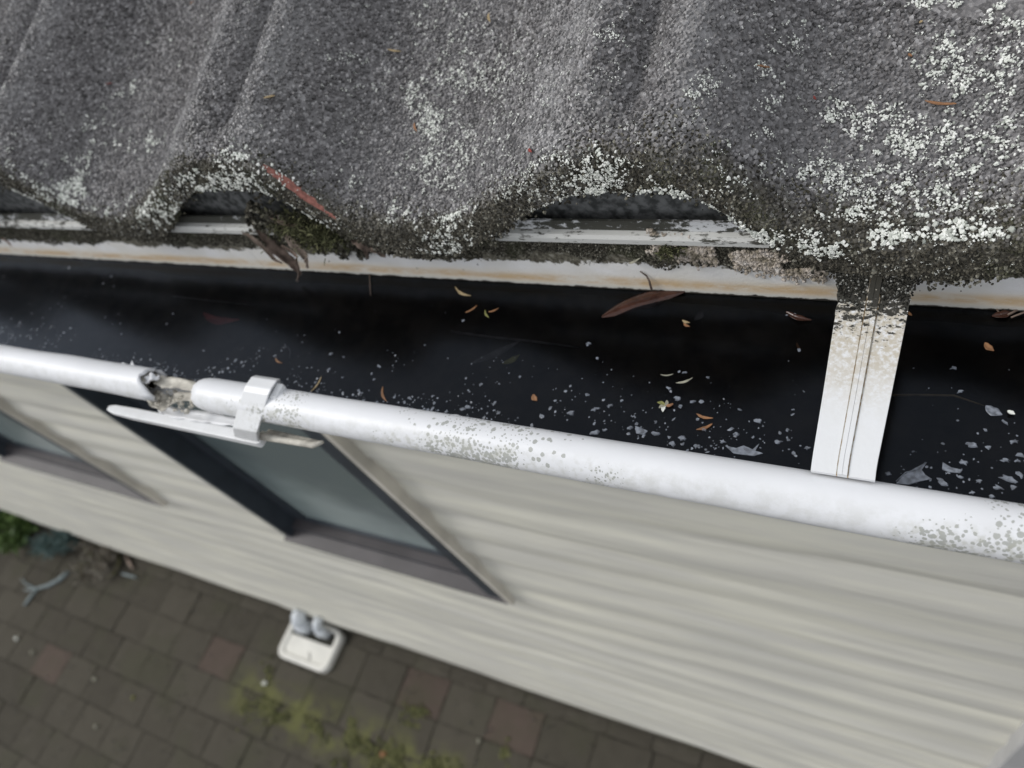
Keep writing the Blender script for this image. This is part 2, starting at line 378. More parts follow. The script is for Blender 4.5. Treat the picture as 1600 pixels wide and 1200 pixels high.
# ---------------------------------------------------------------- ground and paving
Zg = -H
gd = MB(); gd.box(-60, 60, -60, 60, Zg-.3, Zg-.008)
tag(gd.build('ground', M['sand'], loc=(0, 0, Zg)), kind='structure')
pv = tag(thing('paving', None, None, (-2, 0, Zg)), kind='structure'); pv.pop('label', None)
def paver_mesh(w, d, seed):
    r = np.random.default_rng(seed); nx, ny = 5, 4
    x = np.linspace(-w/2, w/2, nx); y = np.linspace(-d/2, d/2, ny); X, Y = np.meshgrid(x, y, indexing='ij')
    Zt = .0*X+r.normal(0, .0012, X.shape)
    e = (X == X.min()) | (X == X.max()) | (Y == Y.min()) | (Y == Y.max())
    Zt[e] -= .002; X = X+r.normal(0, .0015, X.shape); Y = Y+r.normal(0, .0015, X.shape)
    V, F = grid(X, Y, Zt); F = F.tolist(); V = V.tolist()
    i = np.arange(nx*ny).reshape(nx, ny)
    loop = list(i[:, 0])+list(i[-1, 1:])+list(i[-2::-1, -1])+list(i[0, -2:0:-1])
    b0 = len(V)
    for k in loop: V.append([V[k][0]*1.012, V[k][1]*1.012, -.04])
    m = len(loop)
    for k in range(m): F.append([loop[k], b0+k, b0+(k+1) % m, loop[(k+1) % m]])
    me = bpy.data.meshes.new('paver'); me.from_pydata(V, [], [tuple(map(int, f)) for f in F]); return me
PW, PD, J = .247, .184, .005
pmesh = [paver_mesh(PW-J, PD-J, s) for s in range(4)]
pred = [m.copy() for m in pmesh[:2]]; bmesh_ = [paver_mesh(.20-J, .062, s+9) for s in range(2)]
for m in pmesh+bmesh_: m.materials.append(M['paver'])
for m in pred: m.materials.append(M['paver_red'])
def put_paver(me, x, y, tilt=.006):
    o = bpy.data.objects.new('paver', me); COL.objects.link(o); o.parent = pv
    o.location = (x+2, y, random.uniform(-.004, .003)); o.rotation_euler = (random.uniform(-tilt, tilt), random.uniform(-tilt, tilt), random.uniform(-.012, .012)+random.choice((0, math.pi)))
rows = 8; off = [0, 0, .12, .05, .12, 0, .12, .02]
reds = {(0, -1.40), (0, -1.894), (1, -3.13), (4, -2.2), (3, -4.4)}
for r in range(rows):
    yc = .287-PD/2-r*PD
    x = -1.28-PW/2+off[r]
    x0 = x-19*PW if r < 5 else x-16*PW
    nmax = 27 if r < 3 else (20 if r < 5 else 14)
    for k in range(nmax):
        xx = x0+k*PW
        if xx < -6.4: continue
        red = any(rr == r and abs(xx-rx) < PW*.4 for rr, rx in reds)
        if -2.80 < xx < -2.40 and r == 0: continue
        put_paver(random.choice(pred if red else pmesh), xx, yc)
for k in range(28):
    xx = -5.5+k*.2
    if -2.86 < xx < -2.36: continue
    put_paver(random.choice(bmesh_), xx, .3205, .01)

# moss growing in the joints, and small grit
def grains(P, Nn, R, sides=5, hgt=.55, seed=1, top=.55, jit=.35, sink=.25):
    """low faceted grains: P centres, Nn normals, R radii -> verts, (loops, totals)"""
    r = np.random.default_rng(seed); k = len(P); P = np.asarray(P); Nn = np.asarray(Nn, float)
    Nn = Nn/np.linalg.norm(Nn, axis=1, keepdims=True); Nj = Nn+r.normal(0, .18, (k, 3)); Nj /= np.linalg.norm(Nj, axis=1, keepdims=True)
    a = np.cross(Nj, np.array([.31, .91, .27])); a /= np.linalg.norm(a, axis=1, keepdims=True); b = np.cross(Nj, a)
    ph = r.uniform(0, 6.28, k)[:, None]+np.arange(sides)[None]*2*np.pi/sides
    rr = R[:, None]*(1+r.uniform(-jit, jit, (k, sides)))
    base = P[:, None]+rr[..., None]*(np.cos(ph)[..., None]*a[:, None]+np.sin(ph)[..., None]*b[:, None])-(R*sink)[:, None, None]*Nn[:, None]
    rt = rr*top*(1+r.uniform(-.25, .25, (k, sides))); ht = R[:, None]*hgt*(1+r.uniform(-.4, .4, (k, sides)))
    tp = P[:, None]+rt[..., None]*(np.cos(ph)[..., None]*a[:, None]+np.sin(ph)[..., None]*b[:, None])+ht[..., None]*Nj[:, None]
    V = np.concatenate([base, tp], 1).reshape(-1, 3)
    o = (np.arange(k)*2*sides)[:, None]; s = np.arange(sides); s2 = (s+1) % sides
    q = np.stack([s, s2, s2+sides, s+sides], 1).reshape(-1)
    L = np.concatenate([q, s+sides]); T = np.array([4]*sides+[sides])
    return V, ((o+L[None]).ravel(), np.tile(T, k))
def floor_points(lst, seed):
    r = np.random.default_rng(seed); P = []
    for px, py, rx, ry, c in lst:
        for _ in range(c):
            q = onz(px+r.normal(0, rx), py+r.normal(0, ry), Zg+.002)
            P.append(q)
    return np.array(P)
P = floor_points([(380, 1100, 10, 12, 160), (415, 1105, 9, 9, 130), (450, 1130, 18, 8, 200), (490, 1138, 10, 6, 90), (530, 1155, 16, 6, 180), (548, 1140, 5, 14, 120), (600, 1175, 22, 9, 260),
                  (640, 1165, 8, 24, 260), (650, 1195, 25, 8, 300), (420, 1050, 4, 10, 30), (655, 1110, 10, 5, 60), (560, 1190, 25, 8, 120), (632, 1150, 5, 20, 90), (790, 1180, 5, 9, 25), (20, 835, 8, 22, 60)], 3)
keep = vn(P[:, 0]*12, P[:, 1]*12, 4) > .42; P = P[keep]
V, F = grains(P, np.tile([0, 0, 1.], (len(P), 1)), RNG.uniform(.003, .010, len(P)), 6, .5, 5)
tag(mk('moss', V, F, M['moss_floor'], loc=(-2, 0, Zg)), 'yellow green moss growing along the joints of the grey paving', 'moss', kind='stuff')
P = np.stack([RNG.uniform(-5.8, -.2, 900), RNG.uniform(-1.0, .29, 900), np.full(900, Zg+.003)], 1)
V, F = grains(P, np.tile([0, 0, 1.], (900, 1)), RNG.uniform(.0015, .006, 900), 5, .6, 6)
tag(mk('grit', V, F, M['leaf_grey'], loc=(-2, 0, Zg)), 'loose grit and leaf crumbs scattered over the paving', 'grit', kind='stuff')
for k, (px, py, rr, m) in enumerate([(25, 998, .014, 'lichen'), (413, 1067, .013, 'lichen'), (50, 1020, .014, 'leaf_pale'), (147, 1060, .012, 'leaf_pale'), (208, 1090, .012, 'leaf_olive'), (598, 1178, .018, 'leaf_orange'), (150, 1135, .012, 'leaf_pale'), (748, 1158, .011, 'leaf_pale')]):
    q = onz(px, py, Zg+.006); V, F = grains(q[None], np.array([[0, 0, 1.]]), np.array([rr]), 7, .8, 50+k)
    lab = ['white pebble at the far left of the paving', 'pale pebble on the paving in front of the white gully', 'dull pebble just right of the white pebble on the left paving', 'small dull pebble on the open paving', 'small greenish pebble beside a dark joint', 'orange leaf crumb in the yellow moss', 'small pebble low on the left paving', 'tiny pale pebble below the reddish pavers'][k]
    tag(mk('pebble' if m != 'leaf_orange' else 'fallen_leaf', V, F, M[m], loc=q), lab, 'pebble' if m != 'leaf_orange' else 'leaf', 'pebbles on the paving' if m != 'leaf_orange' else None)

# ---------------------------------------------------------------- house: walls, windows, corner
house = thing('house', 'cream weatherboard house wall with dark framed windows below the gutter', 'house', (-3, 1.5, Zg))
YW = .345; XL, XR = -8.0, .25
WINS = [(-1.46, -.775, -1.60, -.62), (-2.86, -1.99, -1.61, -.62)]
core = MB()
def segs(z0, z1):
    cut = sorted([(a, b) for a, b, c, d in WINS if z0 < d-1e-4 and z1 > c+1e-4]); s = []; x = XL
    for a, b in cut: s.append((x, a)); x = b
    s.append((x, XR)); return s
CH = .2
zb = Zg+.085
# backing wall behind the boards, with the window holes left open
for z0, z1 in ((Zg-.1, -1.61), (-1.61, -.62), (-.62, -.365)):
    for a, b in segs(z0, z1) if (z0, z1) == (-1.61, -.62) else [(XL, XR)]:
        core.box(a-(.0 if a == XL else 0), b, YW+.022, YW+.11, z0, z1)
core.box(XL, XL+.1, YW+.11, 6.5, Zg-.1, -.34); core.box(XR-.1, XR, YW+.11, 6.5, Zg-.1, -.34); core.box(XL, XR, 6.5, 6.6, Zg-.1, -.34)
core.build('wall', M['back_face'], house)
def board(x0, x1, z0, z1, seed):
    detail = x1 > -5.9
    xs = np.arange(max(x0, -6.0), x1, .028); xs = np.append(xs, x1)
    if x0 < -6.0: xs = np.concatenate([[x0], xs])
    nz = max(3, int((z1-z0)/.010)); zs = np.linspace(z0, z1, nz)
    X, Z = np.meshgrid(xs, zs, indexing='ij')
    wx = .20*(fbm(X*1.2, Z*1.5+5, 31, 2)-.5)+.05*(fbm(X*3.2, Z*3, 33, 2)-.5)
    rel = .011*fbm(X*.9, (Z+wx)*9, 3, 2)+.0035*fbm(X*2.1+7, (Z+wx)*30, 9, 2)+.0045*np.abs(np.sin((Z+wx)*24+5*vn(X*.7, Z*1.3, 5)))**1.5
    f = (Z-z0)/CH
    Y = YW+.012-.005*(1-f)-rel+.008
    Y = np.minimum(Y, YW+.018)
    Z2 = Z+np.where(Z == z0, .008*(fbm(X*1.4, X*0, 77, 3)-.5), 0)
    V, F = grid(X, Y, Z2, flip=True)
    # bottom lip and ends
    n, m = X.shape; i = np.arange(n*m).reshape(n, m); b0 = len(V)
    Vb = V[i[:, 0]].copy(); Vb[:, 1] = YW+.0215
    Vt = V[i[:, -1]].copy(); Vt[:, 1] = YW+.0215
    V = np.concatenate([V, Vb, Vt]); F = F.tolist()
    for k in range(n-1):
        F.append([i[k, 0], i[k+1, 0], b0+k+1, b0+k]); F.append([i[k+1, -1], i[k, -1], b0+n+k, b0+n+k+1])
    F.append(list(i[0, :])+[b0+n, b0]); F.append((list(i[-1, :])+[b0+n+n-1, b0+n-1])[::-1])
    fixn(mk('weatherboard', V, F, M['wall'], house, smooth=False))
z = zb; k = 0
while z < -.45:
    z1 = min(z+CH, -.365)
    brk = sorted({z, z1}|{c for w in WINS for c in w[2:] if z+.01 < c < z1-.01})
    for a, b in zip(brk[:-1], brk[1:]):
        for x0, x1 in segs(a, b):
            board(x0, x1, a, b-.001, k); k += 1
    z = z1
cb = MB(); cb.box(XR-.045, XR+.012, YW-.022, YW+.12, Zg, -.37, .003); cb.build('corner_board', M['corner'], house)
ft = MB(); ft.box(XL, XR, YW+.002, YW+.021, Zg-.05, Zg+.082); ft.build('footing', M['paver'], house)
for wi, (a, b, c, d) in enumerate(WINS):
    w = MB(); t = .028; y0, y1 = YW-.004, YW+.075
    w.box(a, a+.02, y0, y1, c, d); w.box(b-.042, b, YW-.011, y1, c+.011, d); w.box(a+.02, b-.0425, y0, y1, d-.02, d); w.box(a+.02, b-.0425, YW+.02, y1, c, c+.02)
    # sash around the glass
    w.box(a+.0205, a+.06, YW+.045, YW+.07, c+.0205, d-.0205); w.box(b-.065, b-.0425, YW+.045, YW+.07, c+.0205, d-.0205)
    w.box(a+.0605, b-.0655, YW+.045, YW+.07, c+.0205, c+.036); w.box(a+.0605, b-.0655, YW+.045, YW+.07, d-.05, d-.0205)
    f = mk('window', w.v, w.f, M['frame'], house)
    s = MB(); s.v = []; s.add([(a-.004, YW-.016, c+.003), (b+.004, YW-.016, c+.003), (b+.004, YW+.019, c+.010), (a-.004, YW+.019, c+.010), (a-.004, YW-.016, c-.004), (b+.004, YW-.016, c-.004), (b+.004, YW+.019, c-.004), (a-.004, YW+.019, c-.004)],
                          [(0, 1, 2, 3), (0, 4, 5, 1), (1, 5, 6, 2), (2, 6, 7, 3), (3, 7, 4, 0), (4, 7, 6, 5)])
    s.box(a+.0205, b-.0425, YW+.0195, YW+.0445, c+.0205, c+.026)
    mk('sill', s.v, s.f, M['sill'], f)
    g = MB(); g.box(a+.0603, b-.0653, YW+.054, YW+.060, c+.0363, d-.0503); mk('pane', g.v, g.f, M['glass'], f)
    tr = MB(); tr.box(b+.0045, b+.016, YW-.013, YW+.018, c-.01, d); mk('trim', tr.v, tr.f, M['jamb'], f)
fa = MB(); fa.box(XL, .62, .3305, .3440, -.50, -.3675); fa.build('fascia', M['fascia'], house)

# ---------------------------------------------------------------- roof of stone-chipped tiles
YE, Z0, RN = .3147, -.342, .010; PIT = math.radians(15); CP, SP = math.cos(PIT), math.sin(PIT)
PER = .335
HUMPS = np.array([-.168+PER*k for k in range(-26, 4)])
_D = np.array([-.1675, -.14, -.11, -.07, -.04, -.01, .02, .05, .07, .09, .115, .14, .1675])
_P = np.array([.000, .004, .020, .047, .061, .0675, .068, .0585, .038, .016, .004, .000, .000])
_DD = np.linspace(-.1675, .1675, 671); _PP = np.interp(_DD, _D, _P); _PP = np.convolve(np.pad(_PP, 16, mode='wrap'), np.ones(33)/33, 'valid')
def prof(x, groove=1.0):
    d = x[..., None]-HUMPS; d = np.take_along_axis(d, np.abs(d).argmin(-1)[..., None], -1)[..., 0]
    h = np.interp(d, _DD, _PP)
    return h-(.002+.013*groove)*np.exp(-((d-.002)/.0105)**2)+(.001+.007*groove)*np.exp(-((np.abs(d-.002)-.031)/.011)**2)
def surf(x, t):
    """x along the eave, t up the slope from the rounded nose (negative: down the nose)"""
    x = np.asarray(x, float); t = np.asarray(t, float); x, t = np.broadcast_arrays(x, t)
    g = prof(x, sm(.002, .05, t))
    lift = -.022*(x+.35)*(np.abs(x) < 2)
    wob = .0018*(fbm(x*9, t*9, 21, 3)-.5)+.0022*(fbm(x*30, t*26, 23, 2)-.5)*np.exp(-np.maximum(t, 0)/.04)
    ey = YE+.004*(fbm(x*14, x*0, 41, 3)-.5)
    tp = np.maximum(t, 0); arc = np.clip(-t, 0, RN*math.pi/2); dn = np.maximum(-t-RN*math.pi/2, 0)
    y = ey+RN+tp*CP-RN*np.sin(arc/RN)
    z = Z0+g+lift+wob+tp*SP-RN*(1-np.cos(arc/RN))-dn
    return np.stack([x, y, z], -1)
def nrm(x, t, e=.0015):
    a = surf(x+e, t)-surf(x-e, t); b = surf(x, t+e)-surf(x, t-e)
    n = np.cross(a, b); return n/np.linalg.norm(n, axis=-1, keepdims=True)
def mossf(x, t): return np.clip(1.0-(t+.020)/(.012+.075*fbm(x*8, t*6, 61, 3)**2+.02*fbm(x*45, t*45, 62, 2)), 0, 1)
def dust_sheenf(x, t):  # mask for the pale dust and painted brightness of left flanks and ridges
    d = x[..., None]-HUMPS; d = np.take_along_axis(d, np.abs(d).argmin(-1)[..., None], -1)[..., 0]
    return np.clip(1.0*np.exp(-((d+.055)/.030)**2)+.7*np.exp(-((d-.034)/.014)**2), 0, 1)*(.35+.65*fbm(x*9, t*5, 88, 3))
def red_zone(x, t):
    P = surf(x, t); c = (x+.430)/.021; tt = t-(-.007+.006*(-(x+.437)/.026))
    return (np.abs(c) < 1) & (np.abs(tt) < .0040*(1-.6*c**2)*(1+.5*(fbm(x*60, t*60, 3, 2)-.5)))
roof = thing('tiled_roof', 'dark grey stone chip roof with wavy mossy eave edge above the gutter', 'roof', (-2, .33, -.34))
X0, X1 = -1.9, .62; TL = .372
xs = np.arange(X0, X1+.001, .004); ts = np.concatenate([[-.0357, -.030, -.024, -.0157, -.0135, -.011, -.0085, -.006, -.003, 0], np.arange(.005, TL, .007), [TL]])
X, T = np.meshgrid(xs, ts, indexing='ij'); S = surf(X, T)
V, F = grid(S[..., 0], S[..., 1], S[..., 2])
att = mossf(X, T).ravel()
xc = (X[:-1, :-1]+X[1:, 1:])/2; tc = (T[:-1, :-1]+T[1:, 1:])/2
mi = np.where(red_zone(xc, tc), 1, 0).ravel()
T4 = np.full(len(F), 4)
t_near = mk('roof_tile', V, (F.ravel(), T4), None, roof, True, {'moss': att, 'dust_sheen': dust_sheenf(X, T).ravel()}, mats=[M['tile_base'], M['tile_red']], midx=mi)
# underside of the nose, going back under the tile
ub = S[:, 0].copy(); n = len(xs); sh = []
for dy, dz in ((0, 0), (.010, 0), (.012, .012), (.05, .022), (.37, .11)): q = ub.copy(); q[:, 1] += dy; q[:, 2] += dz; sh.append(q)
sh = np.stack(sh, 1); V, F = grid(sh[..., 0], sh[..., 1], sh[..., 2], True)
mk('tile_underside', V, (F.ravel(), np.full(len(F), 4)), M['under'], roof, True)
# mottled comb closing the humps, a little behind the fascia
xk = np.arange(-1.9, .62, .01); top = surf(xk, np.full(len(xk), .016))[:, 2]-.014
Vk = [(x, .339, -.366) for x in xk]+[(x, .339, t_) for x, t_ in zip(xk, top)]+[(x, .347, -.366) for x in xk]+[(x, .347, t_) for x, t_ in zip(xk, top)]; nk = len(xk)
Fk = [q for k in range(nk-1) for q in ((k, k+1, nk+k+1, nk+k), (nk+k, nk+k+1, 3*nk+k+1, 3*nk+k), (2*nk+k+1, 2*nk+k, 3*nk+k, 3*nk+k+1))]
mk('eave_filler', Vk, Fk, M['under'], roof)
# the courses above and to the left, plainer
def course(x0, x1, kk, step):
    xs = np.arange(x0, x1+.001, step); ts = np.array([-.03, -.012, -.006, 0, .05, .12, .2, .3, TL]); X, T = np.meshgrid(xs, ts, indexing='ij'); S = surf(X, T)
    S[..., 1] += kk*(TL-.012)*CP; S[..., 2] += kk*(TL-.012)*SP+(.014 if kk else 0)
    V, F = grid(S[..., 0], S[..., 1], S[..., 2]); mk('roof_tile', V, (F.ravel(), np.full(len(F), 4)), M['tile_base'], roof, True, {'moss': mossf(X, T).ravel()*(.3 if kk else 1)})
course(-8.1, X0-.003, 0, .012)
for kk in range(1, 9): course(-8.1, .62, kk, .014)
rs = MB(); yr = .33+9*.36*CP; zr_ = -.34+9*.36*SP
rs.add([(-8.1, yr, zr_+.06), (.62, yr, zr_+.06), (.62, 6.75, -.33), (-8.1, 6.75, -.33)], [(0, 1, 2, 3)]); rs.add([(.6, .345, -.36), (.6, yr, zr_), (.6, 6.6, -.33)], [(0, 1, 2)]); rs.build('roof_back', M['back_face'], roof)

# stone chips
def jgrid(x0, x1, t0, t1, s, seed):
    r = np.random.default_rng(seed); gx = np.arange(x0, x1, s); gt = np.arange(t0, t1, s*.9)
    A, B = np.meshgrid(gx, gt, indexing='ij'); A = A+((np.arange(len(gt)) % 2)*s/2)[None]
    return (A+r.uniform(-.38, .38, A.shape)*s).ravel(), (B+r.uniform(-.38, .38, A.shape)*s).ravel()
a, b = jgrid(-1.5, .32, -.010, .30, .00285, 1)
keep = ~red_zone(a, b) & (b < .12+.22*sm(.1, -.5, a)+.0) & (RNG.random(len(a)) > .04)
mo = mossf(a, b); keep &= RNG.random(len(a)) > np.clip(mo*1.5-.5, 0, 1)*.8
a, b = a[keep], b[keep]; mo = mo[keep]
P = surf(a, b); Nn = nrm(a, b); R = .00155*RNG.uniform(.7, 1.35, len(a))
V, F = grains(P, Nn, R, 5, .75, 2, .6)
tag(mk('stone_chips', V, F, M['chips'], roof, False, {'moss': np.repeat(mo*.9, 10), 'dust_sheen': np.repeat(dust_sheenf(a, b), 10)}), kind='stuff')
# finer mossy grains over the nose
a, b = jgrid(-1.25, .30, -.0345, .040, .0018, 7)
mo = mossf(a, b); keep = ~red_zone(a, b) & (RNG.random(len(a)) < np.clip(mo*1.5-.1, 0, 1)*.95)
a, b = a[keep], b[keep]; P = surf(a, b); Nn = nrm(a, b, .001); R = .00095*RNG.uniform(.5, 1.4, len(a))
V, F = grains(P, Nn, R, 4, .8, 3, .55, .5)
tag(mk('mossy_crust', V, F, M['moss_grain'], roof), kind='stuff')

def roof_hit(px, py):
    r = ray(px, py); P = r*(-.30/r[2])
    for _ in range(25):
        t = (P[1]-YE-RN)/CP
        zs = surf(np.array(P[0]), np.array(max(t, 0)))[2]
        P = r*((P[2]*.5+zs*.5)/r[2])
    t = (P[1]-YE-RN)/CP
    if t < 0:
        P = r*(YE/r[1]); top = surf(np.array(P[0]), np.array(0.))[2]
        t = -max(0, top-P[2])-.004; t = max(t, -.034)
    return float(P[0]), float(t)
LC = [(90, 195, 40, 9, 26, 1), (150, 73, 9, 4, 10, 1), (185, 150, 16, 18, 8, 1), (270, 60, 28, 16, 6, 1), (215, 222, 28, 9, 16, 1), (235, 225, 6, 9, 14, 1), (122, 295, 9, 18, 60, 1.1), (45, 270, 22, 12, 45, 1.1), (75, 310, 18, 12, 26, 1),
      (232, 325, 24, 16, 55, 1.1), (270, 330, 15, 12, 26, 1), (357, 240, 14, 10, 26, 1.1), (370, 280, 26, 12, 60, 1.2), (320, 290, 26, 12, 40, 1.1), (420, 295, 20, 14, 20, 1), (500, 350, 20, 9, 12, 1), (550, 90, 13, 6, 15, 1), (570, 140, 20, 14, 8, 1),
      (670, 20, 18, 12, 18, 1), (690, 50, 30, 12, 18, 1), (750, 40, 20, 20, 20, 1), (700, 100, 35, 12, 40, 1), (730, 128, 36, 13, 95, 1), (640, 145, 9, 8, 16, 1), (682, 200, 18, 22, 95, 1.15), (670, 180, 12, 10, 30, 1.1), (790, 100, 35, 24, 75, .8), (810, 150, 40, 26, 80, .8),
      (655, 260, 22, 14, 40, 1), (700, 255, 26, 18, 70, 1), (750, 215, 32, 20, 70, .8), (650, 150, 14, 10, 20, 1), (690, 285, 22, 10, 35, 1), (550, 282, 16, 6, 12, 1), (630, 335, 22, 12, 26, 1.1), (698, 368, 18, 15, 70, 1.2), (700, 340, 18, 12, 26, 1.3),
      (790, 290, 40, 18, 70, .7), (840, 300, 50, 12, 60, .8), (860, 255, 26, 10, 26, .9), (930, 285, 32, 17, 105, 1.15), (940, 270, 22, 12, 30, 1.2), (1020, 297, 16, 4, 12, 1.4), (1068, 330, 8, 6, 10, 1.3), (945, 58, 12, 8, 20, .9), (950, 120, 10, 12, 10, .8),
      (1100, 135, 12, 12, 26, 1), (1085, 150, 8, 8, 10, 1), (1190, 212, 12, 4, 8, 1), (1222, 62, 20, 14, 22, 1), (1190, 110, 8, 5, 9, 1), (1130, 250, 16, 10, 9, 1), (1205, 160, 14, 9, 10, 1), (1310, 180, 18, 11, 26, 1.2), (1355, 190, 26, 18, 45, 1.3), (1425, 215, 36, 20, 70, 1.3),
      (1475, 100, 28, 26, 55, 1.3), (1530, 110, 28, 28, 45, 1.3), (1575, 90, 16, 40, 35, 1.3), (1440, 5, 14, 5, 18, 1.4), (1490, 5, 10, 5, 9, 1.3), (1565, 40, 20, 10, 22, 1.3), (1275, 265, 28, 16, 40, 1.1), (1320, 285, 26, 16, 40, 1.1), (1370, 300, 36, 26, 55, 1.2), (1460, 260, 50, 36, 80, 1.2),
      (1560, 200, 30, 50, 60, 1.3), (1340, 335, 22, 12, 26, 1.2), (1480, 320, 50, 20, 50, 1.3), (1195, 372, 20, 12, 18, 1.5), (1240, 376, 24, 8, 34, 1.5), (1285, 390, 20, 7, 30, 1.6), (1385, 370, 14, 14, 30, 1.5), (1480, 365, 22, 8, 26, 1.9), (1540, 375, 16, 9, 12, 1.7), (1140, 300, 26, 10, 10, 1.1), (1160, 410, 16, 6, 12, 1.3)]
r = np.random.default_rng(17); PA = []; RR = []
for px, py, rx, ry, c, s in LC:
    s *= 1.55 if px < 330 else 1.3 if px < 520 else 1
    for _ in range(int(c*1.1)):
        qx, qy = px+r.normal(0, rx), py+r.normal(0, ry)
        PA.append(roof_hit(qx, qy)); RR.append(s*r.uniform(.45, 1.3)*.00108)
for _ in range(520):
    PA.append(roof_hit(r.uniform(-20, 1620), r.uniform(-20, 400))); RR.append(r.uniform(.3, .8)*.001)
for _ in range(420):                                      # the roof goes on past the frame
    PA.append((r.uniform(-1.5, .3), r.uniform(0, .33))); RR.append(r.uniform(.4, .9)*.001)
for _ in range(1500):                                     # fine specks along the nose
    xx = r.uniform(-1.1, .2); PA.append((xx, r.uniform(-.03, .02))); RR.append(r.uniform(.2, .55)*.001)
PA = np.array(PA); RR = np.array(RR)
# each lichen is a lobed cushion of a few lumps
k = 5; A = np.repeat(PA, k, 0)+r.normal(0, 1, (len(PA)*k, 2))*np.repeat(RR, k)[:, None]*.9; R4 = np.repeat(RR, k)*r.uniform(.22, .72, len(PA)*k)
P = surf(A[:, 0], A[:, 1])+nrm(A[:, 0], A[:, 1])*.0016
V, F = grains(P, nrm(A[:, 0], A[:, 1]), R4, 6, .32, 8, .7, .55)
lichen = mk('lichen', V, F, M['lichen'], loc=(-.4, .33, -.34)); tag(lichen, 'white and grey lichen spotting the dark roof tiles', 'lichen', kind='stuff')

# ---------------------------------------------------------------- gutter
YB = .3267
def extrude(profile, x0, x1, closed=True, nx=2, rag=None):
    xs = np.linspace(x0, x1, nx); V = []; F = []; m = len(profile)
    for i, x in enumerate(xs):
        for j, (y, zz) in enumerate(profile):
            dx = 0
            if rag is not None: dx = rag(i, nx, j)
            V.append((x+dx, y, zz))
    for i in range(nx-1):
        for j in range(m if closed else m-1): F.append((i*m+j, i*m+(j+1) % m, (i+1)*m+(j+1) % m, (i+1)*m+j))
    if closed: F.append(tuple(range(m))[::-1]); F.append(tuple((nx-1)*m+j for j in range(m)))
    return V, F
inner = [(.1992, -.418), (.1998, -.43), (.203, -.45), (.211, -.47), (.226, -.485), (.245, -.492), (.300, -.494), (YB-.002, -.494)]
outer = [(y-.0025 if k < 4 else y, zz-.0028) for k, (y, zz) in enumerate(inner)]
def make_gutter(name_label, x0, x1, bx0, bx1, torn):
    g = thing('gutter', name_label, 'gutter', ((x0+x1)/2, .26, -.50), 'white plastic gutter lengths')
    V, F = extrude(inner+outer[::-1], x0, x1); fixn(mk('trough', V, F, M['trough'], g))
    # front face seen from outside
    V, F = extrude([(y-.0005, zz) for y, zz in outer[:5]]+[(y-.0028, zz-.002) for y, zz in outer[:5]][::-1], x0, x1); fixn(mk('front_wall', V, F, M['pvc_clean'], g))
    b = MB(); b.box(x0, x1, YB, YB+.0028, -.494, -.3577); mk('back_wall', b.v, b.f, M['back_wall'], g)
    b = MB(); b.add(*extrude([(YB-.0038, -.3645), (YB-.0042, -.3600), (YB-.003, -.3570), (YB+.0028, -.3566), (YB+.0028, -.3656), (YB-.0002, -.3656)], x0, x1)); fixn(mk('rib', b.v, b.f, M['rib'], g))
    b = MB(); b.box(x0, x1, YB+.001, YB+.003, -.3564, -.3480); mk('ledge', b.v, b.f, M['ledge'], g)
    # rolled bead, a thick hollow tube with a small coil inside
    cy, cz, ro, ri = .1848, -.4112, .0146, .0120; m = 28
    nx = max(8, int((bx1-bx0)/.006)); xs = np.linspace(bx0, bx1, nx); V = []; F = []
    rr = np.random.default_rng(int(abs(bx1)*1000)); tear = {0: rr.uniform(-.003, .003, m), 1: rr.uniform(-.006, .006, m)}
    for i, x in enumerate(xs):
        for lay, rad in ((0, ro), (1, ri)):
            for j in range(m):
                w = 2*math.pi*j/m; dx = 0
                e = .0008*(vn(np.array(x*18.), np.array(j*.35), 3)-.5)
                if torn == 'R' and i == nx-1: dx = float(tear[0][j])+.008*math.cos(w)+.004*math.sin(3*w)
                if torn == 'L' and i == 0: dx = float(tear[0][j])*.4
                e -= (.0016 if torn == 'L' and i == 0 else 0)+(.0005 if torn == 'L' and i == 1 else 0)
                V.append((x+dx, cy-(rad+e)*math.cos(w), cz+(rad+e)*math.sin(w)))
    for i in range(nx-1):
        for j in range(m):
            a, bq = i*2*m, (i+1)*2*m
            F.append((a+j, a+(j+1) % m, bq+(j+1) % m, bq+j)); F.append((a+m+j, bq+m+j, bq+m+(j+1) % m, a+m+(j+1) % m))
    for i in (0, nx-1):
        for j in range(m): F.append((i*2*m+j, i*2*m+(j+1) % m, i*2*m+m+(j+1) % m, i*2*m+m+j))
    fixn(mk('bead', V, F, M['pvc'], g, True))
    # coil rolled up inside the bead
    cvs = []
    for q in range(22):
        w = 4.0-q*.33; rad = .0088-.0003*q; cvs.append((cy+.001-rad*math.cos(w), cz+.001+rad*math.sin(w)))
    cin = [(y+.0006, zz+.0008) for y, zz in cvs]
    V, F = extrude(cvs+cin[::-1], bx0+.002, bx1-(.001 if torn == 'R' else .004)); fixn(mk('inner_coil', V, F, M['pvc_old'], g, True))
    # the web joining the bead to the front wall
    V, F = extrude([(cy+.0128, cz+.004), (cy+.0150, cz+.001), (.1998, -.4195), (.1968, -.4215), (cy+.0120, cz-.004)], bx0+.002, bx1-.002); fixn(mk('lip', V, F, M['pvc'], g, True))
    return g
gl_ = make_gutter('left length of white gutter whose front bead is torn open at its end', -8.1, -.5605, -8.1, -.598, 'R')
gr_ = make_gutter('right length of white gutter with lichen spotted bead, clipped at its left end', -.560, .62, -.5335, .62, 'L')
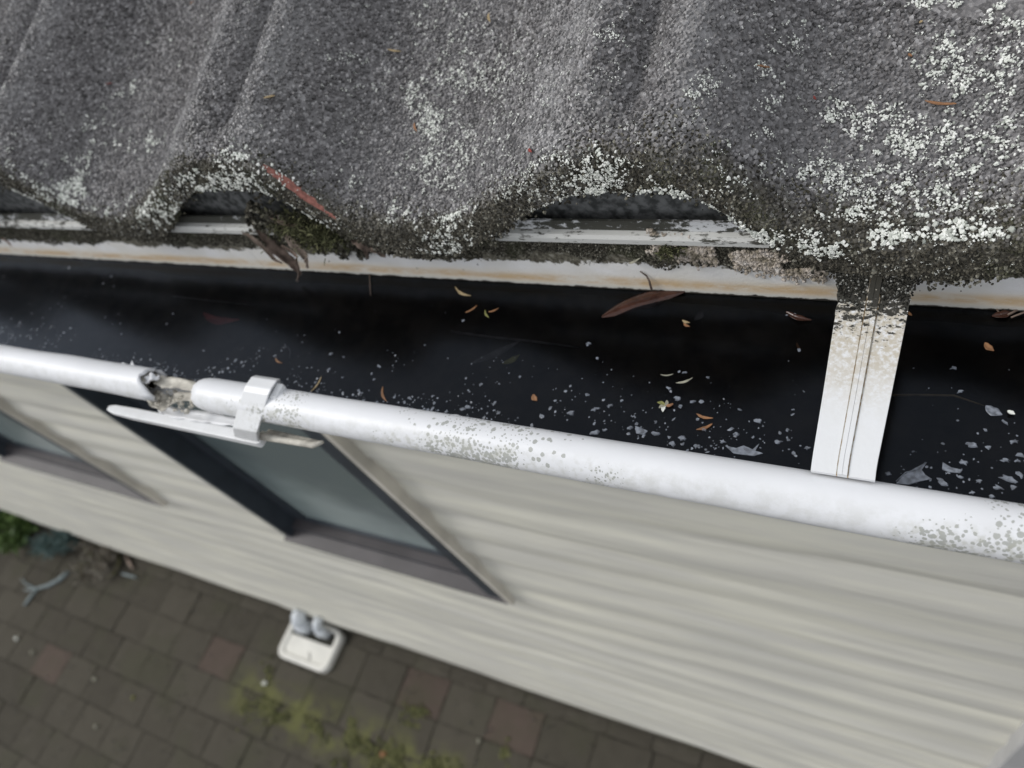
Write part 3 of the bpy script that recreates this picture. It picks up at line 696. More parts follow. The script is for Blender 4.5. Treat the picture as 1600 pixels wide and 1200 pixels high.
# flakes of paint lifting on the top of the beads
def flake(pts, parent, th=.0009, mat='pvc_clean'):
    pts = [np.array(p, float) for p in pts]; V = pts+[p-np.array([0, .0003, th]) for p in pts]; m = len(pts)
    F = [tuple(range(m)), tuple(range(2*m-1, m-1, -1))]+[(j, m+j, m+(j+1) % m, (j+1) % m) for j in range(m)]
    fixn(mk('paint_flake', V, F, M[mat], parent))
def flake_px(lst, y, parent, mat='pvc_clean'): flake([ony(px, py, y+dy+.002) for px, py, dy in lst], parent, mat=mat)
flake_px([(172, 573, 0), (190, 571, .001), (191, 566, .002), (203, 571, 0), (206, 563, .003), (210, 572, 0), (228, 584, -.002), (236, 590, -.004), (215, 588, -.006), (185, 578, -.004)], .197, gl_)
flake_px([(508, 631, 0), (521, 628, .002), (533, 626, .002), (548, 629, .002), (560, 634, 0), (545, 640, -.006), (520, 638, -.006)], .194, gr_)
flake_px([(617, 640, 0), (632, 642, 0), (656, 645, 0), (678, 651, -.002), (640, 649, -.004)], .194, gr_)
flake_px([(682, 650, 0), (700, 647, .002), (715, 648, .003), (735, 654, .003), (750, 659, 0), (752, 664, -.004), (715, 660, -.006), (695, 656, -.003)], .194, gr_)
# torn plastic inside the break
def ribbon(name, path, wid, parent, mat, th=.0012, seed=0, curl=.003, loc=None):
    r = np.random.default_rng(seed); path = np.array(path, float); n = len(path); tt = np.linspace(0, 1, n)
    ni = 18; ti = np.linspace(0, 1, ni); C = np.stack([np.interp(ti, tt, path[:, j]) for j in range(3)], 1)
    w = np.interp(ti, np.linspace(0, 1, len(wid)), wid); V = []
    for i in range(ni):
        d = C[min(i+1, ni-1)]-C[max(i-1, 0)]; d /= np.linalg.norm(d); s = np.cross(d, [0, 0, 1]); s /= np.linalg.norm(s)+1e-9; u = np.cross(s, d)
        for k in range(5):
            q = (k/4-.5)*2; jj = r.normal(0, .06*w[i])
            V.append(C[i]+s*(q*w[i]/2+jj*abs(q))+u*(curl*(q*q)*(.6+.4*math.sin(i*.8))))
    m = len(V); V = V+[v-np.array([0, 0, th]) for v in V]; F = []
    for i in range(ni-1):
        for k in range(4):
            a = i*5+k; F.append((a, a+1, a+6, a+5)); F.append((m+a, m+a+5, m+a+6, m+a+1))
    for i in range(ni-1):
        F.append((i*5, i*5+5, m+i*5+5, m+i*5)); F.append((i*5+4, m+i*5+4, m+i*5+9, i*5+9))
    for k in range(4): F.append((k, m+k, m+k+1, k+1)); e = (ni-1)*5+k; F.append((e, e+1, m+e+1, m+e))
    return fixn(mk(name, V, F, M[mat], parent, True, loc=loc))
ribbon('torn_strip', [(-.605, .179, -.420), (-.590, .173, -.424), (-.575, .177, -.421), (-.558, .182, -.418), (-.53, .184, -.417)], [.012, .018, .010, .008, .007], gl_, 'pvc_old', seed=1, curl=.005)
ribbon('torn_strip', [(-.60, .190, -.412), (-.585, .188, -.409), (-.565, .190, -.412), (-.53, .190, -.414)], [.008, .012, .010, .006], gl_, 'pvc_old', seed=2, curl=.003)
ribbon('torn_strip', [(-.600, .172, -.430), (-.585, .171, -.433), (-.56, .172, -.434), (-.53, .172, -.432), (-.49, .172, -.430)], [.006, .010, .010, .010, .006], gr_, 'pvc_clean', seed=3, curl=.002)
ribbon('torn_strip', [(-.60, .183, -.404), (-.594, .186, -.402), (-.590, .189, -.406)], [.006, .009, .003], gl_, 'pvc_clean', seed=4, curl=.004)
P = np.stack([RNG.uniform(-.60, -.53, 60), RNG.uniform(.168, .186, 60), RNG.uniform(-.421, -.417, 60)], 1)
V, F = grains(P, np.tile([0, 0, 1.], (60, 1)), RNG.uniform(.0006, .0024, 60), 5, .9, 12)
tag(mk('crumbs', V, F, M['pvc_old'], gl_), kind='stuff')

# clip with its long lever, hooked over the bead
clip = thing('gutter_clip', 'white plastic clip with a long lever arm hooked over the gutter bead', 'clip', (-.485, .18, -.44))
prof_c = [(.1985, -.4215), (.2000, -.3990), (.1940, -.3905), (.1865, -.3885), (.1605, -.4150), (.1590, -.4360), (.1630, -.4370), (.1640, -.4170), (.1690, -.4025), (.1780, -.3960), (.1900, -.3945), (.1955, -.4020), (.1950, -.4215)]
prof_c = [(.2025, -.4210), (.2030, -.3985), (.1975, -.3915), (.1880, -.3895), (.1835, -.3915), (.1610, -.4160), (.1600, -.4330), (.1625, -.4335), (.1655, -.4170), (.1850, -.3950), (.1890, -.3935), (.1955, -.3945), (.2000, -.4000), (.1995, -.4210)]
V, F = extrude(prof_c, -.4690-.014, -.4690+.014); V = [(x+(zz+.411)*.72, y, zz) for x, y, zz in V]; o = fixn(mk('strap_band', V, F, M['pvc_fresh'], clip))
bv = o.modifiers.new('bevel', 'BEVEL'); bv.width = .0009; bv.segments = 2
b = MB()
Lx = [(-.676, .0030, .003), (-.668, .0058, .005), (-.640, .0066, .007), (-.60, .0066, .0075), (-.475, .0070, .008), (-.4715, .0050, .006)]
V = []
for x, hw, ht in Lx:
    yc = .1640-.0008; zc = -.4345
    for sy, sz in ((-1, -1), (1, -1), (1, 1), (-1, 1)): V.append((x, yc+.0012+sy*hw*.75, zc-.001+(0 if sz > 0 else -ht)))
F = [(i*4+k, i*4+(k+1) % 4, i*4+4+(k+1) % 4, i*4+4+k) for i in range(len(Lx)-1) for k in range(4)]+[(0, 1, 2, 3)[::-1], tuple(len(Lx)*4-4+k for k in range(4))]
o = fixn(mk('lever', V, F, M['pvc_fresh'], clip)); bv = o.modifiers.new('bevel', 'BEVEL'); bv.width = .0008; bv.segments = 2
b = MB(); b.box(-.4440, -.4370, .184, .1975, -.4010, -.3950, .001); mk('hinge_lug', b.v, b.f, M['pvc_fresh'], clip)
b = MB(); b.tube([(-.472, .1665, -.4345), (-.45, .1665, -.434), (-.415, .1668, -.433), (-.405, .170, -.431)], [.004, .0032, .003, .0015], 8); b.tube([(-.468, .171, -.436), (-.44, .1705, -.4355), (-.41, .1705, -.434)], [.003, .003, .0015], 6); mk('lower_tab', b.v, b.f, M['pvc_old'], clip, True)

# strap bridging the gutter
strap = thing('gutter_strap', 'white plastic strap bridging the gutter, black with growth at its roof end', 'bracket', (-.03, .25, -.40))
pf = [(.1932, -.3958, -.0465, -.0150), (.2010, -.3950, -.0468, -.0152), (.24, -.391, -.0472, -.0133), (.29, -.3835, -.0478, -.0108), (.325, -.378, -.0480, -.0095)]
V = []; F = []; NX = 9
rows_ = []
for k in np.linspace(0, 1, 26):
    yy = np.interp(k*(.325-.1932)+.1932, [p[0] for p in pf], [p[0] for p in pf])
    rows_.append([float(np.interp(yy, [p[0] for p in pf], [p[c] for p in pf])) for c in range(4)])
def plate(rows, f0, f1, up, dn, name, mat, parent, jit=0, nx=8):
    V = []; F = []; m = len(rows); r = np.random.default_rng(3)
    for lay, dz in ((0, up), (1, dn)):
        for y, z, a, b in rows:
            for q in np.linspace(f0, f1, nx): 
                jx = r.normal(0, jit)*sm(.285, .31, y) if q in (f0, f1) else 0
                V.append((a+(b-a)*q+jx, y, z+dz+(r.normal(0, jit*.25)*sm(.285, .31, y) if lay == 0 else 0)))
    N = m*nx
    for i in range(m-1):
        for k in range(nx-1):
            a = i*nx+k; F.append((a, a+1, a+nx+1, a+nx)); F.append((N+a, N+a+nx, N+a+nx+1, N+a+1))
        F.append((i*nx, i*nx+nx, N+i*nx+nx, N+i*nx)); e = i*nx+nx-1; F.append((e, N+e, N+e+nx, e+nx))
    for k in range(nx-1): F.append((k, N+k, N+k+1, k+1)); e = (m-1)*nx+k; F.append((e, e+1, N+e+1, N+e))
    return fixn(mk(name, V, F, M[mat], parent))
plate(rows_, 0, .40, .0010, -.0012, 'plate', 'strap', strap, .0012); plate(rows_, .595, 1, .0010, -.0012, 'plate', 'strap', strap, .0012)
plate(rows_, .4005, .4195, .0002, -.0010, 'groove', 'rust', strap); plate(rows_, .5755, .5945, .0002, -.0010, 'groove', 'rust', strap)
plate(rows_, .42, .495, .0021, -.0012, 'raised_rib', 'strap', strap); plate(rows_, .50, .575, .0021, -.0012, 'raised_rib', 'strap', strap); plate(rows_, .4955, .4995, .0012, -.0012, 'rib_groove', 'strap', strap, nx=2)
# black crust on its roof end
n_ = 2400; yy = .322-np.abs(RNG.normal(0, .010, n_)); a_ = np.interp(yy, [.19, .325], [-.0468, -.0480]); b_ = np.interp(yy, [.19, .325], [-.0152, -.0095]); q = RNG.random(n_)
wide = np.clip((yy-.300)/.02, 0, 1)*.004
P = np.stack([a_-wide+(b_-a_+2*wide)*q, yy, np.interp(yy, [.19, .24, .29, .325], [-.3955, -.391, -.3835, -.378])+.0012+.003*(np.clip((yy-.305)/.015, 0, 1))*RNG.random(n_)], 1)
keep = ~((q > .40) & (q < .595) & (yy < .318)); P = P[keep]
V, F = grains(P, np.tile([0, -.2, 1.], (len(P), 1)), RNG.uniform(.0003, .0010, len(P)), 5, .9, 13)
tag(mk('black_crust', V, F, M['black_grain'], strap), kind='stuff')

# water and what lies on the bottom
ZW = -.4180
b = MB(); V, F = grid(*[np.array(a) for a in np.meshgrid(np.linspace(-8.1, .62, 60), [.1994, .24, .28, .3266], indexing='ij')], np.full((60, 4), ZW))
tag(mk('water', V, F, M['water'], loc=(-1, .26, ZW)), kind='structure')
xs = np.linspace(-8.1, .62, 900); ys = np.linspace(.199, .3262, 26); X, Y = np.meshgrid(xs, ys, indexing='ij')
Z = -.452+.020*fbm(X*12, Y*18, 5, 4)+.022*sm(.295, .33, Y)*fbm(X*7, Y*9, 15, 3)
Z = np.maximum(Z, -.49); V, F = grid(X, Y, Z); tag(mk('sludge', V, F, M['sludge'], loc=(-1, .26, -.45), smooth=True), 'black sludge settled along the bottom of the gutter', 'sludge', kind='stuff')

# ---------------------------------------------------------------- leaves, twigs and floating bits
def leaf(name, p0, p1, wid, mat, label, cat, group=None, curl=.15, lift=0, bend=.12, seed=0, th=.0004):
    p0 = np.array(p0, float); p1 = np.array(p1, float); L = np.linalg.norm(p1-p0); d = (p1-p0)/L
    s = np.cross(d, [0, 0, 1]); s /= np.linalg.norm(s)+1e-9; u = np.cross(s, d); r = np.random.default_rng(seed); n = 11; V = []
    for i in range(n):
        t = i/(n-1); w = wid*(math.sin(math.pi*min(1, t*.97+.02))**.75)*(1+.12*r.normal())+.0001
        c = p0+d*L*t+s*bend*L*math.sin(math.pi*t)+u*(lift*math.sin(math.pi*t))
        for q in (-1, -.5, 0, .5, 1): V.append(c+s*q*w/2+u*(curl*w*(q*q)-(.04*w if q == 0 else 0)))
    m = len(V); V = V+[v-u*th for v in V]; F = []
    for i in range(n-1):
        for k in range(4): a = i*5+k; F.append((a, a+1, a+6, a+5)); F.append((m+a, m+a+5, m+a+6, m+a+1))
        F.append((i*5, i*5+5, m+i*5+5, m+i*5)); F.append((i*5+4, m+i*5+4, m+i*5+9, i*5+9))
    o = fixn(mk(name, V, F, M[mat], None, True)); return tag(o, label, cat, group)
def wleaf(x0, y0, x1, y1, wid, mat, label, dz=.0006, **k):
    a = onz(x0, y0, ZW+dz); b = onz(x1, y1, ZW+dz); return leaf('fallen_leaf', a, b, wid*(.8 if wid < .003 else 1.15), mat, label, 'leaf', 'leaves in the gutter', **k)
wleaf(940, 494, 1070, 455, .0125, 'leaf_brown', 'large wet red brown leaf floating against the back of the gutter', .0022, curl=-.25, bend=-.10, th=.0006)
wleaf(1228, 487, 1268, 500, .0032, 'leaf_brown', 'dark brown seed husk floating left of the strap', .001, curl=.35)
wleaf(318, 489, 374, 499, .0070, 'leaf_red', 'red brown leaf sunk in the dark water on the left', -.003)
wleaf(711, 448, 736, 462, .0026, 'leaf_tan', 'tan needle leaf floating near the back wall, below the broad mossy tile', seed=2)
wleaf(598, 604, 604, 627, .0022, 'leaf_orange', 'orange needle leaf standing upright near the bead, left of centre')
wleaf(727, 488, 745, 477, .0018, 'leaf_orange', 'orange leaf scrap in the middle of the black water')
wleaf(758, 484, 764, 496, .0018, 'leaf_olive', 'olive leaf scrap beside an orange scrap in mid gutter')
wleaf(763, 487, 779, 481, .0014, 'leaf_orange', 'thin orange scrap right of the olive one')
wleaf(833, 616, 839, 626, .0032, 'leaf_orange', 'blunt orange seed scale near the front bead')
wleaf(1066, 500, 1078, 504, .0022, 'leaf_tan', 'yellow seed scale right of the big brown leaf')
wleaf(1068, 505, 1078, 510, .0020, 'leaf_orange', 'orange seed scale just below a yellow one')
wleaf(1088, 646, 1114, 653, .0022, 'leaf_orange', 'straight orange leaf near the bead left of the strap', seed=4)
wleaf(1088, 671, 1113, 662, .0024, 'leaf_orange', 'curved orange and pale leaf nearest the bead left of the strap', seed=5, curl=.3)
wleaf(1056, 598, 1082, 590, .0018, 'leaf_pale', 'pale stick floating above the white flower scrap')
wleaf(1032, 585, 1052, 584, .0010, 'leaf_pale', 'thin pale stalk left of the pale stick')
wleaf(1539, 535, 1553, 548, .0030, 'leaf_orange', 'orange brown leaf in the water right of the strap')
wleaf(1420, 487, 1425, 493, .0018, 'leaf_orange', 'tiny orange scrap near the black sludge right of the strap')
wleaf(735, 568, 815, 531, .0050, 'leaf_grey', 'long grey leaf sunk under the water in mid gutter', -.002, bend=.05)
wleaf(785, 568, 812, 554, .0040, 'leaf_olive', 'olive leaf sunk beside the long grey leaf', -.003)
wleaf(1085, 500, 1098, 487, .0040, 'leaf_grey', 'grey brown husk near the big brown leaf', -.001)
wleaf(1550, 494, 1582, 488, .0040, 'leaf_brown', 'dark curled leaf half sunk at the right edge', .0005, curl=.4)
wleaf(1540, 634, 1566, 648, .0045, 'film', 'grey folded leaf floating right of the strap', .0003, curl=.1)
wleaf(1574, 642, 1586, 647, .0026, 'lichen', 'small crumpled white scrap floating at the right edge', .0015, curl=.5)
wleaf(1245, 535, 1252, 546, .0016, 'leaf_orange', 'faint orange scrap close to the left side of the strap', -.001)
wleaf(452, 560, 448, 540, .0016, 'leaf_grey', 'thin grey stalk curving in the water on the left', -.001)
wleaf(485, 612, 502, 588, .0016, 'leaf_tan', 'tan needle close to the bead right of the clip', seed=7)
wleaf(430, 559, 441, 567, .0014, 'leaf_orange', 'tiny orange sliver above the clip')
for k in range(5):
    a = onz(1040, 634, ZW+.001); w = [2.9, 3.7, 4.6, .4, 1.6][k]
    leaf('petal', a, a+np.array([math.cos(w), math.sin(w), .12])*[.006, .0045, .005, .005, .004][k], .0022, ['leaf_olive', 'leaf_pale', 'lichen', 'leaf_orange', 'leaf_pale'][k],
         ['olive petal of the flower scrap pointing left', 'pale petal of the flower scrap pointing away', 'white petal of the flower scrap pointing to the bead', 'orange petal of the flower scrap pointing right', 'pale petal of the flower scrap pointing to the back wall'][k], 'petal', 'petals of the flower scrap', seed=k)
def twig(pxs, zz, rad, mat, label):
    P = [onz(px, py, zz) for px, py in pxs]; b = MB(); b.tube(P, [rad]*(len(P)-1)+[rad*.5], 6); return tag(b.build('twig', M[mat], None, True), label, 'twig', 'twigs in the gutter')
twig([(705, 518), (760, 526), (830, 533), (905, 543)], ZW-.004, .0011, 'leaf_grey', 'long grey twig sunk in the middle of the gutter')
twig([(1360, 618), (1430, 617), (1490, 618), (1538, 634)], ZW-.002, .0007, 'leaf_tan', 'thin tan twig lying in the water right of the strap')
twig([(270, 463), (330, 470), (400, 477)], ZW-.003, .0009, 'leaf_grey', 'grey twig sunk near the back wall on the left')
twig([(1575, 492), (1590, 484), (1605, 480)], ZW+.001, .0008, 'bark', 'dark twig at the right edge by the back wall')
twig([(1580, 496), (1600, 488), (1612, 486)], ZW+.002, .0006, 'bark', 'second dark twig at the right edge, nearer the bead')
twig([(1556, 481), (1560, 487), (1565, 492)], ZW+.001, .0005, 'bark', 'short dark splinter at the foot of the back wall on the right')
a = [ony(1018, 425, YB-.001), ony(1011, 432, YB-.001), ony(1017, 441, YB-.002), ony(1020, 452, YB-.002)]
b = MB(); b.tube([ony(1000, 424, YB-.001), ony(1010, 431, YB-.001), ony(1014, 438, YB-.002), ony(1018, 452, YB-.002)], [.0004, .0006, .0008, .0009], 6); tag(b.build('twig', M['bark'], None, True), 'black curved tendril on the white back wall above the brown leaf', 'twig')
leaf('fallen_leaf', ony(982, 411, YB-.002), ony(1000, 403, YB-.002), .0022, 'leaf_pale', 'pale grey stick caught on the dirt above the tendril', 'leaf')
leaf('fallen_leaf', ony(0, 372, YB-.003), ony(18, 386, YB-.002), .002, 'leaf_orange', 'orange stalk on the back wall at the far left', 'leaf')
twig([(575, 392), (577, 420), (578, 445), (579, 462)], ZW+.002, .0004, 'bark', 'thin dark strand hanging into the water below the moss')

# leaves on the roof
def rleaf(x0, y0, x1, y1, wid, mat, label, seed=0):
    q0 = roof_hit(x0, y0); q1 = roof_hit(x1, y1)
    a = surf(np.array(q0[0]), np.array(q0[1]))+np.array([0, -.0008, .0022]); b = surf(np.array(q1[0]), np.array(q1[1]))+np.array([0, -.0008, .0022])
    leaf('fallen_leaf', a, b, wid, mat, label, 'leaf', 'dry leaves on the roof', seed=seed, curl=.2, bend=.1)
rleaf(415, 156, 433, 152, .0028, 'leaf_tan', 'short yellow leaf on the tile at the left')
rleaf(608, 79, 630, 82, .0020, 'leaf_tan', 'straight tan needle on the tile left of centre')
rleaf(766, 23, 768, 38, .0018, 'leaf_tan', 'upright tan needle among lichen at the top')
rleaf(1184, 104, 1204, 108, .0022, 'leaf_orange', 'small orange leaf on bare chips right of centre')
rleaf(1445, 161, 1494, 166, .0022, 'leaf_orange', 'long curved orange leaf among the lichen on the right', 3)
rleaf(651, 192, 655, 206, .0016, 'leaf_orange', 'tiny rust leaf at the edge of the dense lichen')
rleaf(168, 133, 178, 132, .0014, 'leaf_red', 'tiny pink scrap on the left tile')
rleaf(1272, 152, 1276, 158, .0012, 'leaf_red', 'tiny red scrap left of the lichen on the right')
rleaf(1419, 88, 1425, 92, .0016, 'leaf_orange', 'tiny orange scrap above the long orange leaf')
rleaf(300, 8, 305, 4, .0016, 'leaf_orange', 'tiny orange scrap at the top left')
rleaf(828, 236, 833, 242, .0016, 'leaf_red', 'red scrap beside the open hump of the tile')
rleaf(1000, 302, 1008, 310, .0022, 'leaf_pale', 'pale leaf scrap caught under the right flank of the open hump')
rleaf(1436, 40, 1441, 36, .0014, 'leaf_tan', 'tiny tan scrap near the top right')

# pale floating flakes: the larger ones are things, the specks are stuff
r = np.random.default_rng(23)
def blob(c, R, mat, elong=1.6, seed=0, name='floating_flake', label=None, group=None, ang=None):
    q = np.random.default_rng(seed); m = 11; ang = q.uniform(-.5, .5) if ang is None else ang; V = []
    for lay in (0, 1):
        for j in range(m):
            w = 2*math.pi*j/m; rad = R*(.40+.85*q.random()); V.append([rad*elong*math.cos(w), rad*math.sin(w)])
    V = np.array(V[:m]); c_, s_ = math.cos(ang), math.sin(ang); V = V@np.array([[c_, s_], [-s_, c_]])
    top = np.concatenate([V*.8, np.full((m, 1), .0005)], 1); bot = np.concatenate([V, np.full((m, 1), -.0002)], 1); A = np.concatenate([top, bot])+c
    F = [tuple(range(m))]+[(j, m+j, m+(j+1) % m, (j+1) % m) for j in range(m)]+[tuple(range(2*m-1, m-1, -1))]
    o = fixn(mk(name, A, F, M[mat], None, loc=c)); return tag(o, label, 'flake', group)
FL = [(170, 600, 1.2), (283, 645, 0), (100, 520, 1.3), (95, 525, .9), (190, 522, .8), (318, 548, 1), (388, 623, 1.2), (430, 556, 1.5), (405, 548, .8), (440, 548, .7), (517, 553, 1.6), (537, 558, 1.0), (592, 572, 1.6), (581, 584, 1.2), (585, 593, 1.2), (535, 590, 1.0), (730, 636, 1.9), (892, 645, 2.2), (930, 639, 1.8), (952, 634, 1.5), (972, 626, 1), (933, 560, 1.2), (920, 537, 1.6),
      (1060, 622, 2), (1082, 628, 1.2), (1070, 582, 1), (1106, 590, 1.1), (1045, 607, 1.2), (1185, 657, 2), (1100, 672, 1), (1150, 678, 1.4), (1025, 677, 1.7), (1000, 672, 1.8), (985, 668, 1.4), (930, 676, 2.2), (945, 672, 1.2), (1025, 660, 1.3), (1050, 693, 2.2), (1065, 685, 2), (1130, 690, 1.4), (1088, 697, 1.8), (1215, 690, 1.6), (1230, 672, 1.2), (1155, 640, .8), (1240, 640, .8), (1262, 700, 1.2),
      (1490, 575, 1.4), (1500, 612, 1.2), (1518, 695, 2.0), (1545, 699, 1.4), (1471, 753, 2.2), (1570, 719, 1.6), (1540, 672, .9), (1585, 690, 1.3), (1590, 720, 1.1), (1575, 748, 2.4), (1595, 742, 2), (1560, 762, 1.6), (1530, 752, 1.2), (1520, 770, 1.2), (1549, 776, 1.5), (1500, 745, 1), (1505, 722, 1.8), (1387, 740, 1.4), (1570, 660, 1.3), (1240, 492, 1.4), (780, 600, .8), (700, 560, .7), (270, 490, .8), (480, 575, .9), (560, 610, 1.0), (640, 622, 1.2)]
for i, (px, py, s) in enumerate(FL):
    if s == 0: continue
    blob(onz(px, py, ZW+.0004), .00095*s, 'film', r.uniform(1.1, 2.0), 100+i, label=('%s pale flake floating on the black water %s' % ('larger' if s > 1.5 else 'small', 'right of the strap' if px > 1380 else 'just left of the strap' if px > 1120 else 'in mid gutter near the flower scrap' if px > 980 else 'along the middle of the front bead' if px > 700 else 'just right of the clip' if px > 400 else 'behind the broken left bead')), group='pale flakes floating on the gutter water')
def poly_px(name, pts, mat, label, cat, group=None):
    A = np.array([onz(px, py, ZW+.0007) for px, py in pts]); m = len(A); B = A-np.array([0, 0, .0007]); F = [tuple(range(m)), tuple(range(2*m-1, m-1, -1))]+[(j, m+j, m+(j+1) % m, (j+1) % m) for j in range(m)]
    return tag(fixn(mk(name, np.concatenate([A, B]), F, M[mat])), label, cat, group)
poly_px('floating_flake', [(1133, 696), (1150, 700), (1162, 696), (1176, 702), (1186, 693), (1180, 704), (1192, 708), (1178, 712), (1160, 710), (1146, 708)], 'film', 'jagged pale film shaped like a crown left of the strap', 'flake')
poly_px('floating_flake', [(1400, 755), (1412, 742), (1430, 731), (1448, 722), (1440, 734), (1446, 742), (1456, 748), (1436, 752), (1420, 757)], 'film', 'large ragged leaf shaped film beside the strap at the bead', 'flake')
poly_px('floating_flake', [(1473, 722), (1486, 730), (1504, 734), (1500, 739), (1482, 737), (1472, 733)], 'film', 'fish shaped pale film right of the strap', 'flake')
poly_px('floating_flake', [(992, 665), (1000, 668), (1012, 673), (1006, 679), (994, 677)], 'film', 'torn pale film near the bead in the middle', 'flake')
twig([(1400, 752), (1415, 738), (1435, 733), (1446, 722)], ZW+.001, .0003, 'film', 'hair thin pale stalk arching over the ragged film beside the strap')
# specks
n_ = 2600; X = r.uniform(-1.2, .12, n_); dY = r.exponential(.022, n_); Y = .197+dY
k_ = (Y < .32) & (vn(X*25, Y*40, 6) > .35+.25*r.random(n_)) & ~((X > -.055) & (X < -.005)); X, Y = X[k_], Y[k_]
R = np.exp(r.normal(-7.8, .62, len(X)))*(1+.6*np.exp(-(Y-.197)/.02)); R = np.clip(R, .00012, .0019)
V, F = grains(np.stack([X, Y, np.full(len(X), ZW+.0001)], 1), np.tile([0, 0, 1.], (len(X), 1)), R, 6, .12, 9, .8, .5, 0)
tag(mk('floating_specks', V, F, M['film'], loc=(-.5, .25, ZW)), 'fine pale specks scattered over the black gutter water', 'debris', kind='stuff')

# dirt crust growing down the back wall in ragged tongues
def back_edge(x): return -.3875-.022*(fbm(x*14, x*0+3, 51, 4)-.5)-.016*(fbm(x*90, x*0, 52, 3)-.5)
n_ = 26000; X = r.uniform(-1.35, .16, n_); q = r.random(n_)**1.2; e = back_edge(X); Z = -.3662+(e+.3662)*q
P = np.stack([X, YB-.0004-.0016*(1-q)*r.random(n_), Z], 1); V, F = grains(P, np.tile([0, -1., .25], (n_, 1)), r.uniform(.0004, .0011, n_), 4, .8, 14)
tag(mk('dirt_crust', V, F, M['moss_grain'], loc=(-.5, YB, -.38)), 'dark crust of dirt clinging to the back of the gutter under the tiles', 'dirt', kind='stuff')
# pale lumpy crust where the tile runs down to the gutter on the right of the open hump
n_ = 3600; px = r.uniform(1010, 1290, n_); mid = 378+(px-1000)*.155; py = mid+r.normal(0, 9, n_); k_ = vn(px*.03, py*.07, 71) > .38; px, py = px[k_], py[k_]; n_ = len(px); P = np.array([ony(a, b, YB-.0006-.002*r.random()) for a, b in zip(px, py)])
P = P[(P[:, 2] < -.352)]; V, F = grains(P, np.tile([0, -1., .6], (len(P), 1)), r.uniform(.0004, .0017, len(P)), 5, .5, 15)
tag(mk('mortar_crust', V, F, M['mortar'], loc=(-.12, YB, -.37)), 'pale pinkish mortar crust spilling under the tile right of the open hump', 'mortar', kind='stuff')
# mossy fringe hanging below the tile nose
n_ = 5200; X = r.uniform(-1.1, .2, n_); lowx = 1-sm(.012, .05, prof(X)); k_ = r.random(n_) < (.25+.75*lowx); X = X[k_]
S = surf(X, np.full(len(X), -.0357)); S[:, 2] -= np.abs(r.normal(0, .0028, len(X)))*(.5+fbm(X*40, X*0, 3, 2)); S[:, 1] += r.uniform(-.001, .006, len(X))
V, F = grains(S, r.normal(0, 1, (len(S), 3))+[0, -1.2, .3], r.uniform(.0004, .0014, len(S)), 5, 1.0, 16)
tag(mk('moss_fringe', V, F, M['moss_grain'], roof), kind='stuff')
# moss clump and dry bracts caught under the second hump
def tuft(c, rad, n, L, mat, label, cat, seed, name='moss_clump', droop=.5, wd=.0004, flat=.6):
    q = np.random.default_rng(seed); V = []; F = []
    for i in range(n):
        o = c+q.normal(0, 1, 3)*rad*np.array([1, flat, .6]); d = q.normal(0, 1, 3)+np.array([0, -.6, .4]); d /= np.linalg.norm(d); l = L*q.uniform(.4, 1.2)
        s = np.cross(d, q.normal(0, 1, 3)); s /= np.linalg.norm(s)+1e-9; b = len(V); w = wd*q.uniform(.6, 1.6)
        m1 = o+d*l*.55; e = o+d*l+np.array([0, 0, -droop*l*.5]); u = np.cross(s, d)*w*.6
        V += [o-s*w, o+s*w, o+u, m1-s*w, m1+s*w, m1+u, e]
        F += [(b, b+3, b+4, b+1), (b+1, b+4, b+5, b+2), (b+2, b+5, b+3, b), (b+3, b+6, b+4), (b+4, b+6, b+5), (b+5, b+6, b+3)]
    return tag(mk(name, V, F, M[mat], None, loc=c), label, cat)
cM = ony(500, 360, .318)
tuft(cM, .012, 1500, .006, 'moss', 'green moss clump hanging under the second hump of the tile', 'moss', 3)
tuft(ony(460, 350, .320), .010, 700, .007, 'moss', 'smaller moss tuft left of the green moss clump', 'moss', 4)
tuft(ony(1045, 392, .322), .004, 220, .005, 'moss', 'olive moss tuft on the crust above the brown leaf', 'moss', 5)
rr_ = np.random.default_rng(91); n_ = 3000; px = rr_.uniform(385, 575, n_); py = 335+(px-385)*.28+rr_.normal(0, 11, n_)
P = np.array([ony(a, b, YB-.002-.006*rr_.random()) for a, b in zip(px, py)]); P = P[(vn(px*.06, py*.09, 92) > .35)]
V, F = grains(P, rr_.normal(0, 1, (len(P), 3))+[0, -1, .4], rr_.uniform(.0005, .0022, len(P)), 5, .8, 93)
tag(mk('leaf_litter', V, F, M['moss_grain'], loc=cM), 'dark rotted leaf litter packed round the moss under the second hump', 'litter', kind='stuff')
def bract(pts, wid, mat, label, seed): 
    P = [ony(a, b, y) for a, b, y in pts]; o = ribbon('dry_bract', P, wid, None, mat, seed=seed, curl=.0025, th=.0007); return tag(o, label, 'dry leaf', 'dry bracts caught under the tile')
bract([(395, 350, .322), (425, 385, .318), (455, 410, .314), (470, 428, .312)], [.002, .010, .008, .002], 'bark', 'broad brown bract hanging from tile to water', 1)
bract([(430, 345, .320), (455, 378, .314), (478, 402, .311), (482, 418, .312)], [.002, .007, .006, .002], 'bark_pale', 'pale curled bract right of the broad brown one', 2)
bract([(378, 362, .323), (402, 378, .320), (425, 404, .320), (440, 412, .32)], [.002, .004, .004, .001], 'bark_pale', 'thin pale bract left of the broad brown one', 3)
bract([(545, 372, .318), (562, 380, .313), (574, 392, .312), (576, 404, .313)], [.003, .008, .007, .002], 'bark', 'brown bract hanging at the right end of the moss', 4)
bract([(570, 385, .320), (585, 392, .317), (600, 402, .318)], [.002, .006, .002], 'bark_pale', 'small white and pink bract at the right end of the moss', 5)
bract([(415, 335, .322), (440, 345, .317), (470, 358, .314), (490, 380, .314)], [.003, .006, .006, .002], 'bark', 'dark bract along the top of the moss', 6)
